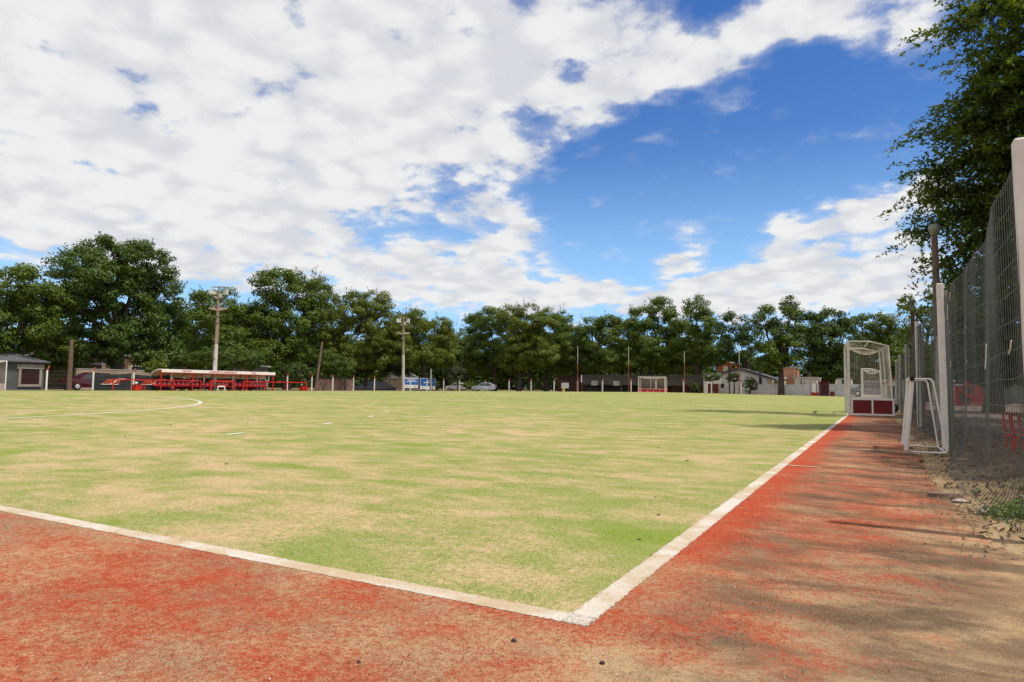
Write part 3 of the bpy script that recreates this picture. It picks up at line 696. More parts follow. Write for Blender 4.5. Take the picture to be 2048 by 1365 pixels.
for px, yt, yb, ym, lab in ((1155, 693, 786, 728, 'slim net pole, white above rusty red, leftmost on the far line'), (1257, 693, 786, 728, 'slim net pole, white above rusty red, just left of the far goal'),
                            (1369, 703, 786, 727, 'slim net pole, white above rusty red, right of the far goal before the shed'), (1479, 686, 786, 727, 'slim net pole, white above rusty red, before the white gabled house')):
    a = at_y(px, yb, 94.6); t = at_y(px, yt, 94.6); m_ = at_y(px, ym, 94.6)
    r = empty('net_pole', (a.x, 94.6, gz(a.x)), lab, 'pole', 'net poles behind the far goal')
    h = t.z-gz(a.x); hm = m_.z-gz(a.x)
    mb = MB(); mb.tube([(0, 0, 0), (.0, 0, hm)], .058, 8); mb.build('lower_pole', RUST, r)
    mb = MB(); mb.tube([(0, 0, hm), (.0, 0, h)], .048, 8); mb.build('upper_pole', ALU, r)

# ------------------------------------------------------------------ floodlights, poles
def floodlight(px, ytop, ybase, ypaint, label, lean):
    b = at_x(px, ybase, -59.0); t = at_x(px, ytop, -59.0); zb = gz(-59); h = t.z-zb
    hp = at_x(px, ypaint, -59.0).z-zb
    r = empty('floodlight_mast', (-59.0, b.y, zb), label, 'floodlight', 'floodlight masts along the far side line'); tl = Vector((0, lean/h, 1))
    mb = MB(); mb.tube([(0, 0, 0), tl*hp], [.22, .20], 12); mb.build('painted_mast', MASTW, r)
    mb = MB(); mb.tube([tl*hp, tl*(h-.9)], [.19, .14], 12); mb.build('mast', CONCB, r)
    rt = Vector((RT.x, RT.y, 0)).normalized(); fr = Vector((.86, -.5, 0))
    for z, l in ((h-2.55, 1.0), (h-1.35, .5)):
        c = tl*z; mb = MB(); mb.prism([(-l, -.07, .12), (-l, .07, .12), (0, .17, -.12), (l, .07, .12), (l, -.07, .12), (0, -.17, -.12)], (0, 0, 0), (0, 0, .14))
        R = Matrix.Rotation(math.atan2(rt.y, rt.x), 4, 'Z'); mb.v = [tuple(R@Vector(v)+c) for v in mb.v]; mb.build('crossarm', CONCB, r)
    c = tl*(h-.15); mb = MB(); mb.bar(c-rt*.75, c+rt*.8, .10, .10); mb.tube([tl*(h-1.0), c], .09, 8); mb.build('lamp_bracket', CONCB, r)
    for s, ang in ((-1, .35), (1, -.5)):
        hd = MB(); wd, hh = (.38, .30) if s < 0 else (.30, .33)
        hd.prism([(-wd, 0, -hh), (wd, 0, -hh), (wd*.9, 0, hh), (-wd*.9, 0, hh)], (0, 0, 0), (0, .25, 0))
        R = Matrix.Rotation(math.atan2(rt.y, rt.x)+ang*1.1, 4, 'Z')@Matrix.Rotation(math.radians(-12), 4, 'X'); q = c+rt*(.56*s+(-.05 if s < 0 else .03))+Vector((0, 0, -.48))
        hd.v = [tuple(R@Vector(v)+q) for v in hd.v]; ho = hd.build('lamp_head', ALU, r, .03)
        gl = MB(); gl.box((0, -.012, 0), (wd*1.7, .02, hh*1.7)); gl.v = [tuple(R@Vector(v)+q) for v in gl.v]; gl.build('lamp_glass', LAMPGL, ho)
    mb = MB(); mb.box(tl*(h-1.05)+rt*.16+fr*.1, (.26, .26, .42), rz=.4); mb.build('ballast_box', ALU, r)
    for z in (hp+2.2, hp+2.9):
        mb = MB(); mb.tube([tl*z-Vector((0, 0, .04)), tl*z+Vector((0, 0, .04))], .24, 12); mb.build('strap', WIRE, r)
floodlight(427.5, 570, 780, 689, 'tall brown concrete floodlight mast with white painted foot rising behind the team shelter', 0.15)
floodlight(806.3, 633, 785, 711, 'tall brown concrete floodlight mast beside the blue billboards', -.35)
def plain_pole(px, yt, yb, X, r0, m, label, lean=0., name='wooden_pole'):
    b = at_x(px, yb, X); t = at_x(px, yt, X); h = t.z-gz(X); mb = MB(); mb.tube([(0, 0, 0), (0, lean*.5, h*.5), (0, lean, h)], [r0, r0*.9, r0*.75], 10)
    o = mb.build(name, m); o.location = (X, b.y, gz(X)); return tag(o, label, 'pole')
plain_pole(138, 680, 780, -60.2, .20, WOOD, 'bare brown wooden pole in front of the dark red car')
plain_pole(631, 683, 784, -61.0, .17, WOOD, 'thin leaning wooden pole beside the low brick wall', .9)
plain_pole(372, 712, 770, -75, .13, CONC, 'thin grey pole standing behind the shelter roof')
plain_pole(861, 738, 785, -64, .17, CONC, 'grey pole in front of the second blue billboard')
q = at_y(1459, 786, 96.5); mb = MB(); mb.tube([(0, 0, 0), (0, 0, at_y(1459, 735, 96.5).z-gz(q.x))], .09, 8); o = mb.build('metal_pole', BLACK); o.location = (q.x, 96.5, gz(q.x)); tag(o, 'thin black pole in front of the white gabled house', 'pole')

# lamp post behind the right fence
lb = at_y(1880, 785, 12.4); lt = at_y(1866, 455, 12.4)
r = empty('lamp_post', (lb.x, 12.4, 0), 'tall brown lamp post with a round glass lamp among the branches', 'lamp post')
h = lt.z; dx = lt.x-lb.x+.02
mb = MB(); mb.tube([(0, 0, -.02), (dx*.4, 0, 1.7)], [.075, .068], 10); mb.build('painted_post', CONC, r)
mb = MB(); mb.tube([(dx*.4, 0, 1.7), (dx, 0, h-.16)], [.067, .05], 10); mb.build('post', mat('dark_brown_post', (.13, .095, .07), .9, .25, 6), r)
mb = MB(); mb.lathe([(.02, -.12), (.06, -.10), (.10, 0), (.10, .04), (.07, .09), (0, .10)], c=(dx, 0, h-.04), n=16); mb.build('lamp_globe', mat('dusty_lamp_glass', (.17, .20, .16), .25, .2, 20, spec=.5), r)
q = at_y(1827, 700, 28); t = at_y(1828, 597, 28)
r = empty('pipe_post', (q.x, 28, 0), 'slim rusty pipe post with a capped top behind the slack mesh', 'pole')
mb = MB(); mb.tube([(0, 0, 0), (0, 0, t.z-.35)], .075, 8); mb.build('pipe', mat('dark_rust', (.09, .05, .038), .9, .3, 6), r)
mb = MB(); mb.lathe([(.08, -.5), (.11, -.45), (.11, -.35), (.05, -.2), (.13, -.12), (.06, 0), (0, 0)], c=(0, 0, t.z), n=10); mb.build('cap', WIRE, r)
q = at_y(1848, 795, 30); t = at_y(1848, 683, 30); mb = MB(); mb.tube([(0, 0, 0), (0, 0, t.z)], .05, 8); o = mb.build('red_post', RED); o.location = (q.x, 30, 0); tag(o, 'plain dark red post behind the mesh left of the lamp post', 'post')

# ------------------------------------------------------------------ red steel furniture behind the fence
def frame_bars(name, segs, w, m, parent):
    mb = MB()
    for a, b in segs: mb.bar(a, b, w)
    return mb.build(name, m, parent)
bp = Vector((5.0, 44.5, gz(5)))
r = empty('tiered_bleacher', bp, 'red steel tiered bleacher with white plank seats on the grass behind the fence', 'bleacher', rz=-.15)
for k in range(3):
    y = k*.85; z = .55+.62*k
    mb = MB(); mb.box((-.9+.75*k, 1.6, z), (.34, 4.2, .05)); mb.build('seat_plank', WHITE, r)
for y in (-.4, 1.6, 3.6):
    segs = [((-1.05, y, 0), (-1.05, y, .52)), ((-.3, y, 0), (-.3, y, 1.14)), ((.5, y, 0), (.6, y, 2.25)), ((-1.05, y, .5), (-.3, y, .5)), ((-.3, y, 1.12), (.55, y, 1.12)), ((-1.05, y, .06), (.55, y, 1.7)), ((-.3, y, 1.1), (.9, y, 0)), ((.9, y, 0), (.55, y, 1.75)), ((-1.0, y, .5), (.2, y, .0))]
    frame_bars('frame', segs, .055, RED, r)
frame_bars('back_rail', [((.6, -.4, 2.22), (.6, 3.6, 2.22))], .07, RED, r)
bp = Vector((9.6, 38, gz(9)))
p9 = ground(2010, 895)
r = empty('steel_bench', (p9.x+.02, p9.y, gz(p9.x)), 'red steel bench frame standing on dirt just behind the near fence bay', 'bench')
for yy in (0, -.55, ): frame_bars('bench_leg', [((0, yy, 0), (-.03, yy, .44)), ((.10, yy, 0), (.06, yy, .44)), ((0, yy, .16), (.10, yy, .16))], .028, RED, r)
mb = MB(); mb.bar((.0, .02, .45), (.0, -1.2, .45), .04, .03); mb.bar((.09, .02, .45), (.09, -1.2, .45), .04, .03); mb.build('seat', REDD, r)
r = empty('swing_frame', (2.62, 9.6, 0), 'dark red leaning steel legs of a frame rising behind the near fence bay', 'frame')
frame_bars('leg', [((0.02, 0, 0), (-.03, 0, 1.75))], .045, REDD, r); frame_bars('leg', [((.10, -.02, 0), (-.03, .02, 1.72))], .04, REDD, r)
frame_bars('top_bar', [((-.03, 0, 1.75), (1.3, .1, 1.78))], .05, REDD, r); frame_bars('brace', [((0.02, -.03, .55), (.7, .05, 1.1))], .035, REDD, r)

# ------------------------------------------------------------------ team shelter on the far side line
DX = -57.6; dY0, dY1 = 38.79, 52.29
z0 = gz(DX)
sh = empty('team_shelter', (DX, dY0, z0), 'long red and white team shelter with curved tan roof and lettered fascia', 'shelter')
Lg = dY1-dY0; HT = 2.0
# roof: quarter curve from the fascia back down to the rear beam
prof = []
for k in range(11):
    t = PI/2*k/10; prof.append((-.15-1.5*math.sin(t), 1.30+.66*math.cos(t)))
mb = MB(); n = len(prof)
for (o_, mi) in ((0, 0), (.03, 1)):
    vs = [(x+o_*-.3, y, z+o_) for y in (0, Lg) for (x, z) in prof]; mb.add(vs, [(i, i+1, n+i+1, n+i) for i in range(n-1)], mi, True)
mb.build('curved_roof', [TAN, WHITE], sh)
mb = MB()
for j in range(13):
    y = Lg*j/12; mb.tube([(x+.012, y, z-.02) for x, z in prof], .022, 5)
mb.build('roof_rib', mat('dark_tan', (.17, .11, .075), .8), sh)
mb = MB(); mb.tube([(x, -.03, z+.02) for x, z in prof]+[(-1.65, -.03, 0)], .05, 8); mb.build('end_arch', WHITE2, sh)
mb = MB(); mb.box((-.06, Lg/2, HT-.14), (.07, Lg+.06, .29)); fa = mb.build('fascia', WHITE2, sh, .01)
mb = MB(); mb.box((-.06, Lg/2, HT-.315), (.06, Lg, .04)); mb.build('fascia_trim', RED, sh)
def MT(y, z, x): return Matrix.Translation((x, y, z))@Matrix(((0, 0, 1, 0), (1, 0, 0, 0), (0, 1, 0, 0), (0, 0, 0, 1)))
LET = mat('red_lettering', (.50, .05, .06), .5, .1, 5)
def Yat(px): return at_x(px, 745, DX).y-dY0
for body, pa, pb in (('VISITANTE', 365, 383), ('CLUB SPORTIVO INDEPENDIENTE', 419, 474), ('LOCAL', 503, 513)):
    ya, yb = Yat(pa), Yat(pb); t = text_mesh('lettering', body, .24, MT((ya+yb)/2, HT-.145, -.018), LET, sh, .004, 1.0, 0, .004)
    ys = [v.co.y for v in t.data.vertices]; k = (yb-ya)/(max(ys)-min(ys)); c = (ya+yb)/2
    for v in t.data.vertices: v.co.y = c+(v.co.y-c)*k
for px in (323, 386, 494, 547):
    y = at_x(px, 770, DX).y-dY0; mb = MB(); mb.bar((-.1, y, 0), (-.1, y, HT-.3), .09); mb.build('front_post', RED, sh)
mb = MB(); mb.box((-1.65, Lg/2, 1.30), (.06, Lg, .07)); mb.build('rear_beam', WHITE2, sh)
for px in (361, 408, 471, 520):
    y = at_x(px, 770, DX-1.65).y-dY0; mb = MB(); mb.bar((-1.6, y, 0), (-1.6, y, 1.28), .08); mb.build('rear_post', ALU, sh)
# small lamp under the roof
mb = MB(); mb.box((-.55, Yat(423), 1.46), (.18, .5, .16)); mb.build('roof_lamp', LAMPGL, sh, .02)

# banners hung on the fence behind
def av_logo(parent, y0, z0_, w, hgt, x):
    """slanted orange-red A V / A letters over a white underline, drawn in the banner plane"""
    sl = .45
    def q(u, v): return (x, y0+(u+sl*v*.35-.08)*w, z0_+v*hgt)
    def poly(lst, dx, m, nm):
        mb = MB()
        for pts in lst: mb.prism([q(u, v) for u, v in pts], (0, 0, 0), (dx, 0, 0))
        return mb.build(nm, m, parent)
    A1 = [[(0, 0), (.10, 0), (.22, .72), (.30, .72), (.30, 0), (.38, 0), (.38, 1), (.20, 1)], [(.17, .22), (.30, .22), (.30, .36), (.20, .36)]]
    V = [[(.40, 1), (.48, 1), (.50, .35), (.60, 1), (.69, 1), (.52, 0), (.44, 0)]]
    SL = [[(.52, 0), (.60, 0), (.86, 1.0), (1.22, 1.02), (1.24, 1.16), (.80, 1.15)]]
    A2 = [[(.64, 0), (.72, 0), (.80, .70), (.90, .70), (.90, 0), (.98, 0), (.98, .92), (.86, .92), (.74, .5)], [(.76, .22), (.90, .22), (.90, .36), (.78, .36)]]
    poly(A1+V+A2, .008, LOGO, 'letter_print'); poly([[(-.03, -.12), (1.0, -.12), (1.02, -.02), (-.01, -.02)]]+SL, .011, WHITE2, 'white_print')
def banner(ya, yb, zb, zt, X, label, logos, sag=.12):
    b = empty('banner', (X, ya, gz(X)), label, 'banner', 'black logo banners behind the shelter'); L_ = yb-ya
    mb = MB(); nu, nv = 24, 6; vs = []
    for dx in (0, -.012):
        for j in range(nv+1):
            for i in range(nu+1):
                u, v = i/nu, j/nv; top = zt-gz(X)-sag*math.sin(PI*u); z = zb+(top-zb)*v
                vs.append((dx+.025*math.sin(9*u+3*v)+.018*math.sin(23*u-5*v), u*L_, z))
    m_ = (nu+1)*(nv+1); W = nu+1
    fs = [(j*W+i, j*W+i+1, (j+1)*W+i+1, (j+1)*W+i) for j in range(nv) for i in range(nu)]
    mb.add(vs, fs+[tuple(m_+k for k in f) for f in fs], 0, True); mb.build('cloth', BANNER, b)
    for (c, w_) in logos: av_logo(b, c-ya-w_/2, .58, w_, .42, .06)
BX = -58.9
def YB(px): return at_x(px, 770, BX).y
banner(YB(187), YB(262), .03, 1.52, BX, 'black banner with an orange logo hung left of the shelter', [(YB(222), YB(239)-YB(205))])
banner(YB(268), YB(345), .03, 1.45, BX-.06, 'black banner with a partly hidden orange logo at the left end of the shelter', [(YB(303), YB(321)-YB(286))])
banner(YB(346), YB(406), .15, 1.25, BX-.0, 'black banner behind the left block of shelter seats', [(YB(374), YB(388)-YB(362))])
banner(YB(410), YB(470), .15, 1.25, BX-.06, 'black banner behind the middle of the shelter and the white hurdle', [(YB(440), YB(455)-YB(427))])
banner(YB(472), YB(519), .15, 1.25, BX-.0, 'black banner behind the right block of shelter seats', [(YB(499), YB(510)-YB(487))])

# red rails in front of the shelter
RX = -56.9
def rail(pxs, label, w=.07):
    ys = [at_x(p, 775, RX).y for p in pxs]; r = empty('railing', (RX, ys[0], gz(RX)), label, 'railing', 'red railings before the shelter')
    mb = MB(); mb.bar((0, -w/2, .96), (0, ys[-1]-ys[0]+w/2, .96), w*1.2, w*1.3); mb.build('top_rail', RED, r)
    for y in ys: mb = MB(); mb.bar((0, y-ys[0], 0), (0, y-ys[0], .915), w*1.15); mb.build('post', RED, r)
rail((225.5, 288, 347, 401.5), 'long red railing running from the black banner to the left seats')
rail((421, 467.5), 'short red railing before the middle seats and the white hurdle', .11)
rail((486.5, 531, 573, 612), 'red railing at the right end of the shelter ending at a red box', .08)

# seats
def make_seat():
    r = empty('plastic_chair', (0, 0, 0), 'red plastic bucket seat with an open back in the left front row of the shelter', 'seat', 'red bucket seats in the shelter')
    mb = MB(); pr = [(.26, .40), (.24, .43), (.0, .41), (-.14, .43), (-.20, .52), (-.25, .80), (-.26, .84)]; n = 7
    for dx, dz in ((0, 0), (-.02, -.02)):
        vs = []
        for (x, z) in pr:
            for i in range(n): u = -1+2*i/(n-1); vs.append((x+dx, u*.225*(1-.35*max(0, z-.66)/.18*abs(u)), z+dz+.05*u*u))
        mb.add(vs, [(j*n+i, j*n+i+1, (j+1)*n+i+1, (j+1)*n+i) for j in range(len(pr)-1) for i in range(n-1)], 0, True)
    mb.build('shell', SEATR, r)
    mb = MB(); mb.tube([(-.205, -.10, .58), (-.222, -.09, .70), (-.228, 0, .745), (-.222, .09, .70), (-.205, .10, .58)], .022, 6); mb.build('back_trim', ALU, r)
    mb = MB(); mb.bar((0, 0, 0), (0, 0, .40), .06); mb.bar((-.15, 0, .02), (.15, 0, .02), .05); mb.build('leg', REDD, r)
    return r
seat0 = make_seat(); used = False
SEATL = {'a': 'red plastic bucket seat with an open back in the left front row of the shelter', 'b': 'red plastic bucket seat in the middle front row behind the short railing',
         'c': 'red plastic bucket seat in the right front row of the shelter', 'd': 'red plastic bucket seat in the raised back row at the left', 'e': 'red plastic bucket seat in the raised back row at the right'}
SX = -58.15
rows = [('a', [313, 323, 332, 341.5, 351, 360, 369, 378, 388, 397], SX, 0), ('b', [410, 418.5, 427, 441, 449, 456], SX, 0), ('c', [475, 482.5, 490, 497, 504.5, 512, 519, 526, 532], SX, 0),
        ('d', [350, 359, 368, 377], SX-.55, .22), ('e', [461, 469, 476, 483.5, 491, 499], SX-.55, .22)]
for key, pxs, X, dz in rows:
    for px in pxs:
        s = seat0 if not used else copy_tree(seat0); used = True
        s.location = (X, at_x(px, 772, X).y, gz(X)+dz); s['label'] = SEATL[key]
# raised plank under the back rows
for (pa, pb, lab) in ((345, 382, 'dark timber step under the raised left back row of seats'), (456, 503, 'dark timber step under the raised right back row of seats')):
    X = SX-.55; ya, yb = at_x(pa, 778, X).y, at_x(pb, 778, X).y; mb = MB(); mb.box((0, (yb-ya)/2, .17), (.5, yb-ya, .06)); [mb.box((0, t*(yb-ya), .07), (.4, .1, .14)) for t in (.05, .5, .95)]
    o = mb.build('timber_step', WOOD); o.location = (X, ya, gz(X)); tag(o, lab, 'step')
# white hurdle
y = at_x(435, 785, -56.6).y; y2 = at_x(449, 785, -56.6).y
r = empty('hurdle', (-56.6, y, gz(-56.6)), 'small white training hurdle standing before the shelter seats', 'hurdle')
L_ = y2-y; mb = MB(); mb.box((0, L_/2, .43), (.05, L_, .13)); mb.build('crosspiece', WHITE2, r)
for t in (0, L_): mb = MB(); mb.bar((0, t, 0), (0, t, .37), .08); mb.bar((-.25, t, .03), (.25, t, .03), .05); mb.build('leg', WHITE2, r)
# red boxes with things on them
for (pa, pb, yt, lab, thing) in ((267, 279, 774.5, 'red drinks box beside a white fence post with a white ball on it', 'ball'), (602, 611.5, 778, 'red drinks box at the right end of the railing with a bottle on it', 'bottle')):
    X = -57.3; ya, yb = at_x(pa, 780, X).y, at_x(pb, 780, X).y; h = .5
    r = empty('drinks_box', (X, (ya+yb)/2, gz(X)), lab, 'box', 'red drinks boxes')
    mb = MB(); mb.box((0, 0, h/2), (.6, yb-ya, h)); mb.build('box_body', RED, r, .03)
    mb = MB(); mb.box((0, 0, h+.02), (.64, yb-ya+.05, .05)); mb.build('lid', REDD, r, .015)
    mb = MB()
    if thing == 'ball':
        mb.lathe([(.12*math.sin(PI*k/8), -.12*math.cos(PI*k/8)) for k in range(9)], n=14); o = mb.build('ball', WHITE2); o.location = (X, (ya+yb)/2-.05, gz(X)+h+.165); tag(o, 'white ball resting on the left red drinks box', 'ball')
    else:
        mb.lathe([(0, 0), (.05, 0), (.055, .18), (.03, .24), (.03, .30), (0, .30)], n=10); o = mb.build('bottle', PLASTIC); o.location = (X, ya+.12, gz(X)+h+.045); tag(o, 'pale bottle standing on the right red drinks box', 'bottle')

# ------------------------------------------------------------------ buildings and walls
def wall_run(name, a, b, h, t, m, label, cat='wall', cap=None):
    a, b = Vector(a), Vector(b); d = b-a; L_ = d.length; r = empty(name, a, label, cat, rz=math.atan2(d.y, d.x))
    mb = MB(); mb.box((L_/2, 0, h/2-.1), (L_, t, h+.2)); mb.build('wall_body', m, r)
    if cap: mb = MB(); mb.box((L_/2, 0, h+.04), (L_+.04, t+.06, .08)); mb.build('coping', cap, r)
    return r
# grey house at the left
HX = -68.0
ya, yb = at_x(12, 770, HX).y, at_x(87, 770, HX).y; zt = at_x(60, 723, HX).z; zr = at_x(50, 696, HX-3).z; zg = gz(HX)
h = empty('grey_house', (HX, ya-4, zg), 'low grey house with hipped slate roof and a boarded window at the left', 'house'); W = yb-ya+4; he = zt-zg
mb = MB(); mb.box((-3.5, W/2, he/2), (7, W, he)); mb.build('wall', GREYW, h)
mb = MB(); e = .35; A = [(e, -e, he), (e, W+e, he), (-7-e, W+e, he), (-7-e, -e, he)]; B = [(-3.5, 3.2, zr-zg), (-3.5, W-3.2, zr-zg)]
mb.add(A+B+[(x, y, z-.12) for x, y, z in A], [(0, 1, 5, 4), (1, 2, 5), (2, 3, 4, 5), (3, 0, 4), (0, 6, 7, 1), (1, 7, 8, 2), (2, 8, 9, 3), (3, 9, 6, 0), (6, 9, 8, 7)]); mb.build('roof', SLATE, h)
mb = MB(); mb.box((.012, W/2, he*.66), (.05, W, .06)); mb.build('string_course', mat('dark_grey_trim', (.10, .10, .10), .9), h)
wy0, wy1 = at_x(41, 755, HX).y-(ya-4), at_x(77.5, 755, HX).y-(ya-4); wz0, wz1 = at_x(60, 769, HX).z-zg, at_x(60, 739.5, HX).z-zg
wn = MB(); wn.box((-.02, (wy0+wy1)/2, (wz0+wz1)/2), (.1, wy1-wy0, wz1-wz0)); wo = wn.build('window', mat('maroon_shutter', (.035, .010, .010), .7, .25, 3), h)
mb = MB(); tk = .22
for (y0_, y1_, za, zb_) in ((wy0-tk, wy0, wz0-tk, wz1+tk), (wy1, wy1+tk, wz0-tk, wz1+tk), (wy0, wy1, wz0-tk, wz0)): mb.box((.05, (y0_+y1_)/2, (za+zb_)/2), (.14, y1_-y0_, zb_-za))
mb.box((.06, (wy0+wy1)/2, wz1+tk*1.2), (.16, wy1-wy0+3.4*tk, tk*1.9)); mb.build('window_frame', mat('beige_stone_trim', (.30, .255, .205), .9, .2, 2), wo)
# pale house further back
ph = empty('pale_house', (-78, at_x(70, 760, -78).y, gz(-78)), 'pale house with bright sheet roof just showing behind the grey house', 'house')
mb = MB(); mb.box((-3, 3.5, 2.0), (6, 7, 4.0)); mb.build('wall', WALLT, ph)
zt2 = at_x(80, 700, -78).z-gz(-78); zb2 = at_x(86, 722, -78).z-gz(-78)
mb = MB(); mb.prism([(.4, 0, zb2-.2), (-3, 0, zt2), (-6.4, 0, zb2-.2)], (0, -.4, 0), (0, 7.5, 0)); mb.build('roof', SHEET, ph)
# tan garden wall behind the banners
y0_, y1_ = at_x(150, 760, -69.5).y, at_x(330, 760, -69.5).y
wall_run('garden_wall', (-69.5, y0_, gz(-69.5)), (-69.5, y1_, gz(-69.5)), at_x(240, 741, -69.5).z-gz(-69.5), .3, WALLT, 'tan rendered garden wall showing above the black banners', cap=CONC)
y0_, y1_ = at_x(633, 770, -67).y, at_x(703, 770, -67).y
wall_run('brick_wall', (-67, y0_, gz(-67)), (-67, y1_, gz(-67)), at_x(665, 759, -67).z-gz(-67), .3, BRICK, 'low weathered red brick wall behind the white fence posts')
# cream house behind the shelter
def house_box(name, px0, px1, X, ytop, depth, m, label, roofm=SHEET, rise=.9, win=True):
    y0_, y1_ = at_x(px0, 770, X).y, at_x(px1, 770, X).y; h_ = at_x((px0+px1)/2, ytop, X).z-gz(X); L_ = y1_-y0_
    r = empty(name, (X, y0_, gz(X)), label, 'house'); mb = MB(); mb.box((-depth/2, L_/2, h_/2), (depth, L_, h_)); mb.build('wall', m, r)
    mb = MB(); mb.prism([(.3, 0, h_), (-depth/2, 0, h_+rise), (-depth-.3, 0, h_), (-depth-.3, 0, h_-.12), (.3, 0, h_-.12)], (0, -.3, 0), (0, L_+.3, 0)); mb.build('roof', roofm, r)
    if win:
        for t in (.3, .7):
            w_ = MB(); w_.box((.0, L_*t, h_*.55), (.06, 1.1, 1.1)); wo = w_.build('window', GLASS, r)
            f_ = MB(); [f_.box((.03, L_*t+s*.6, h_*.55), (.07, .1, 1.3)) for s in (-1, 1)]; [f_.box((.03, L_*t, h_*.55+s*.6), (.07, 1.1, .1)) for s in (-1, 1)]; f_.build('window_frame', WHITE2, wo)
    return r
house_box('cream_house', 338, 405, -84, 736, 8, mat('cream_render', (.40, .32, .22), .9, .1, .5), 'cream house glimpsed through leaves above the shelter roof', SLATE, .5)
house_box('pink_house', 255, 300, -82, 715, 8, mat('pink_render', (.50, .36, .28), .9, .1, .5), 'pinkish house glimpsed between the big tree and the shelter', SLATE, .5)
house_box('white_house', 518, 536, -84, 733, 6, mat('shaded_white_render', (.30, .29, .28), .9), 'white house glimpsed through leaves at the right end of the shelter', SHEET, .4)  # white render toned down, shade under the leaves put into the colour
house_box('white_shed', 815, 838, -82, 757, 6, WALLT, 'white shed with pale roof behind the first blue billboard', mat('grey_white_sheet', (.36, .36, .36), .6), 1.5, False)
# grey lean-to and low hip roof left of the second mast
X = -72; y0_, y1_ = at_x(736, 770, X).y, at_x(792, 770, X).y; L_ = y1_-y0_; ztop = at_x(775, 764, X).z-gz(X); zlo = at_x(792, 778, X).z-gz(X)
r = empty('garden_shed', (X, y0_, gz(X)), 'low dark garden shed with grey sloping roof left of the second floodlight mast', 'shed')
mb = MB(); mb.box((-1.5, L_/2, zlo/2), (3, L_, zlo)); mb.build('wall', GREYW, r)
mb = MB(); mb.prism([(.2, 0, zlo), (.2, L_*.55, ztop), (.2, L_+.3, zlo)], (0, 0, 0), (-3.4, 0, 0)); mb.build('roof', mat('grey_sheet_roof', (.22, .22, .24), .7, .1, 2), r)
# blue billboards
for (pa, pb, yt, ym, yb_, lab, lines) in ((808, 836, 756, 770, 776.5, 'blue and white billboard right beside the second floodlight mast', ((.86, .84), (.66, .5), (.46, .74))), (840, 870, 757, 772.5, 779, 'second blue and white billboard, behind a dark trunk and a grey pole', ((.62, .22), (.44, .55)))):
    X = -66.5; y0_, y1_ = at_x(pa, 770, X).y, at_x(pb, 770, X).y; L_ = y1_-y0_; g_ = gz(X); zt, zm, zb_ = (at_x((pa+pb)/2, q, X).z-g_ for q in (yt, ym, yb_))
    r = empty('billboard', (X, y0_, g_), lab, 'billboard', 'blue billboards')
    mb = MB(); mb.box((0, L_/2, (zt+zb_)/2), (.08, L_, zt-zb_)); mb.build('panel', WHITE2, r)
    mb = MB(); mb.box((.045, L_/2, (zt+zm)/2-.03), (.02, L_*.97, zt-zm-.06)); mb.build('blue_field', BLUE, r)
    mb = MB(); rg = random.Random(pa)
    for v, wd in lines:
        y = L_*(.5-wd/2); hgt = (zt-zm)*.10
        while y < L_*(.5+wd/2):
            l_ = rg.uniform(.10, .26); mb.box((.06, y+l_/2, zm+(zt-zm)*v), (.012, l_, hgt)); y += l_+.06
    mb.build('text_lines', WHITE2, r)
    mb = MB(); [mb.box((.045, L_*u, zb_+(zm-zb_)*.45), (.012, L_*.22, (zm-zb_)*.22)) for u in (.2, .78)]; mb.build('footer_print', mat('grey_print', (.25, .27, .32), .6), r)
    for u in (.15, .85): mb = MB(); mb.bar((-.06, L_*u, 0), (-.06, L_*u, zb_+.3), .1); mb.build('leg', WOOD, r)

# ---- far end buildings
def yx(px, Y): return at_y(px, 780, Y).x
def zy(px, py, Y): return at_y(px, py, Y).z-gz(at_y(px, py, Y).x)
Y = 101.0; x0, x1 = yx(1100, Y), yx(1412, Y)
r = empty('club_shed', (x0, Y, gz(x0)), 'long low dark club shed with a grey canopy band behind the far goal', 'shed'); L_ = x1-x0
mb = MB(); mb.box((L_/2, 3.0, 1.3), (L_, .3, 2.6)); mb.build('rear_wall', mat('tree_shade_red_wall', (.050, .016, .012), .9, .3, .6), r)  # red lowered in tone, tree shade is put into the wall colour
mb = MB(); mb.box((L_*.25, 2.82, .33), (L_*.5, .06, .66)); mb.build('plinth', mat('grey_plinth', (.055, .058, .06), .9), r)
xa = yx(1162, Y)-x0; za, zb_ = zy(1280, 769, Y), zy(1280, 750, Y)
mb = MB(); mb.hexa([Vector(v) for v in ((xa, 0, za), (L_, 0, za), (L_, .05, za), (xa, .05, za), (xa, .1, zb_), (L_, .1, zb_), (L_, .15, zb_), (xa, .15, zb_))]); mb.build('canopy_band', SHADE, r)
mb = MB(); mb.box((L_/2+xa/2, 1.7, zb_+.05), (L_-xa, 3.4, .08)); mb.build('roof', SLATE, r)
mb = MB(); mb.box((xa/2, 2.9, zb_*.45), (xa-.2, .5, zb_*.9)); mb.build('end_wall', MATS['tree_shade_red_wall'], r)  # end wall shares the red with tree shade in it
mb = MB(); mb.box((xa+.1, -.06, (za+zb_)/2+.2), (.14, .1, zb_-za-.3)); mb.build('white_marker', WHITE2, r)
for px in (1189, 1233): mb = MB(); mb.box((yx(px, Y)-x0, -.05, za+.25), (1.0, .06, .75)); mb.build('hung_panel', CONC, r)
for pa, pb in ((1341, 1364), (1371, 1384), (1397, 1407)):
    u0, u1 = yx(pa, Y+2.6)-x0, yx(pb, Y+2.6)-x0; mb = MB(); mb.box(((u0+u1)/2, 2.6, 1.0), (u1-u0, .08, 2.0)); mb.build('timber_door', BROWND, r)
for k in range(7): mb = MB(); u = xa+(L_-xa)*k/6.02+.1; mb.bar((u, .25, 0), (u, .25, za+.1), .12); mb.build('canopy_post', WOOD, r)
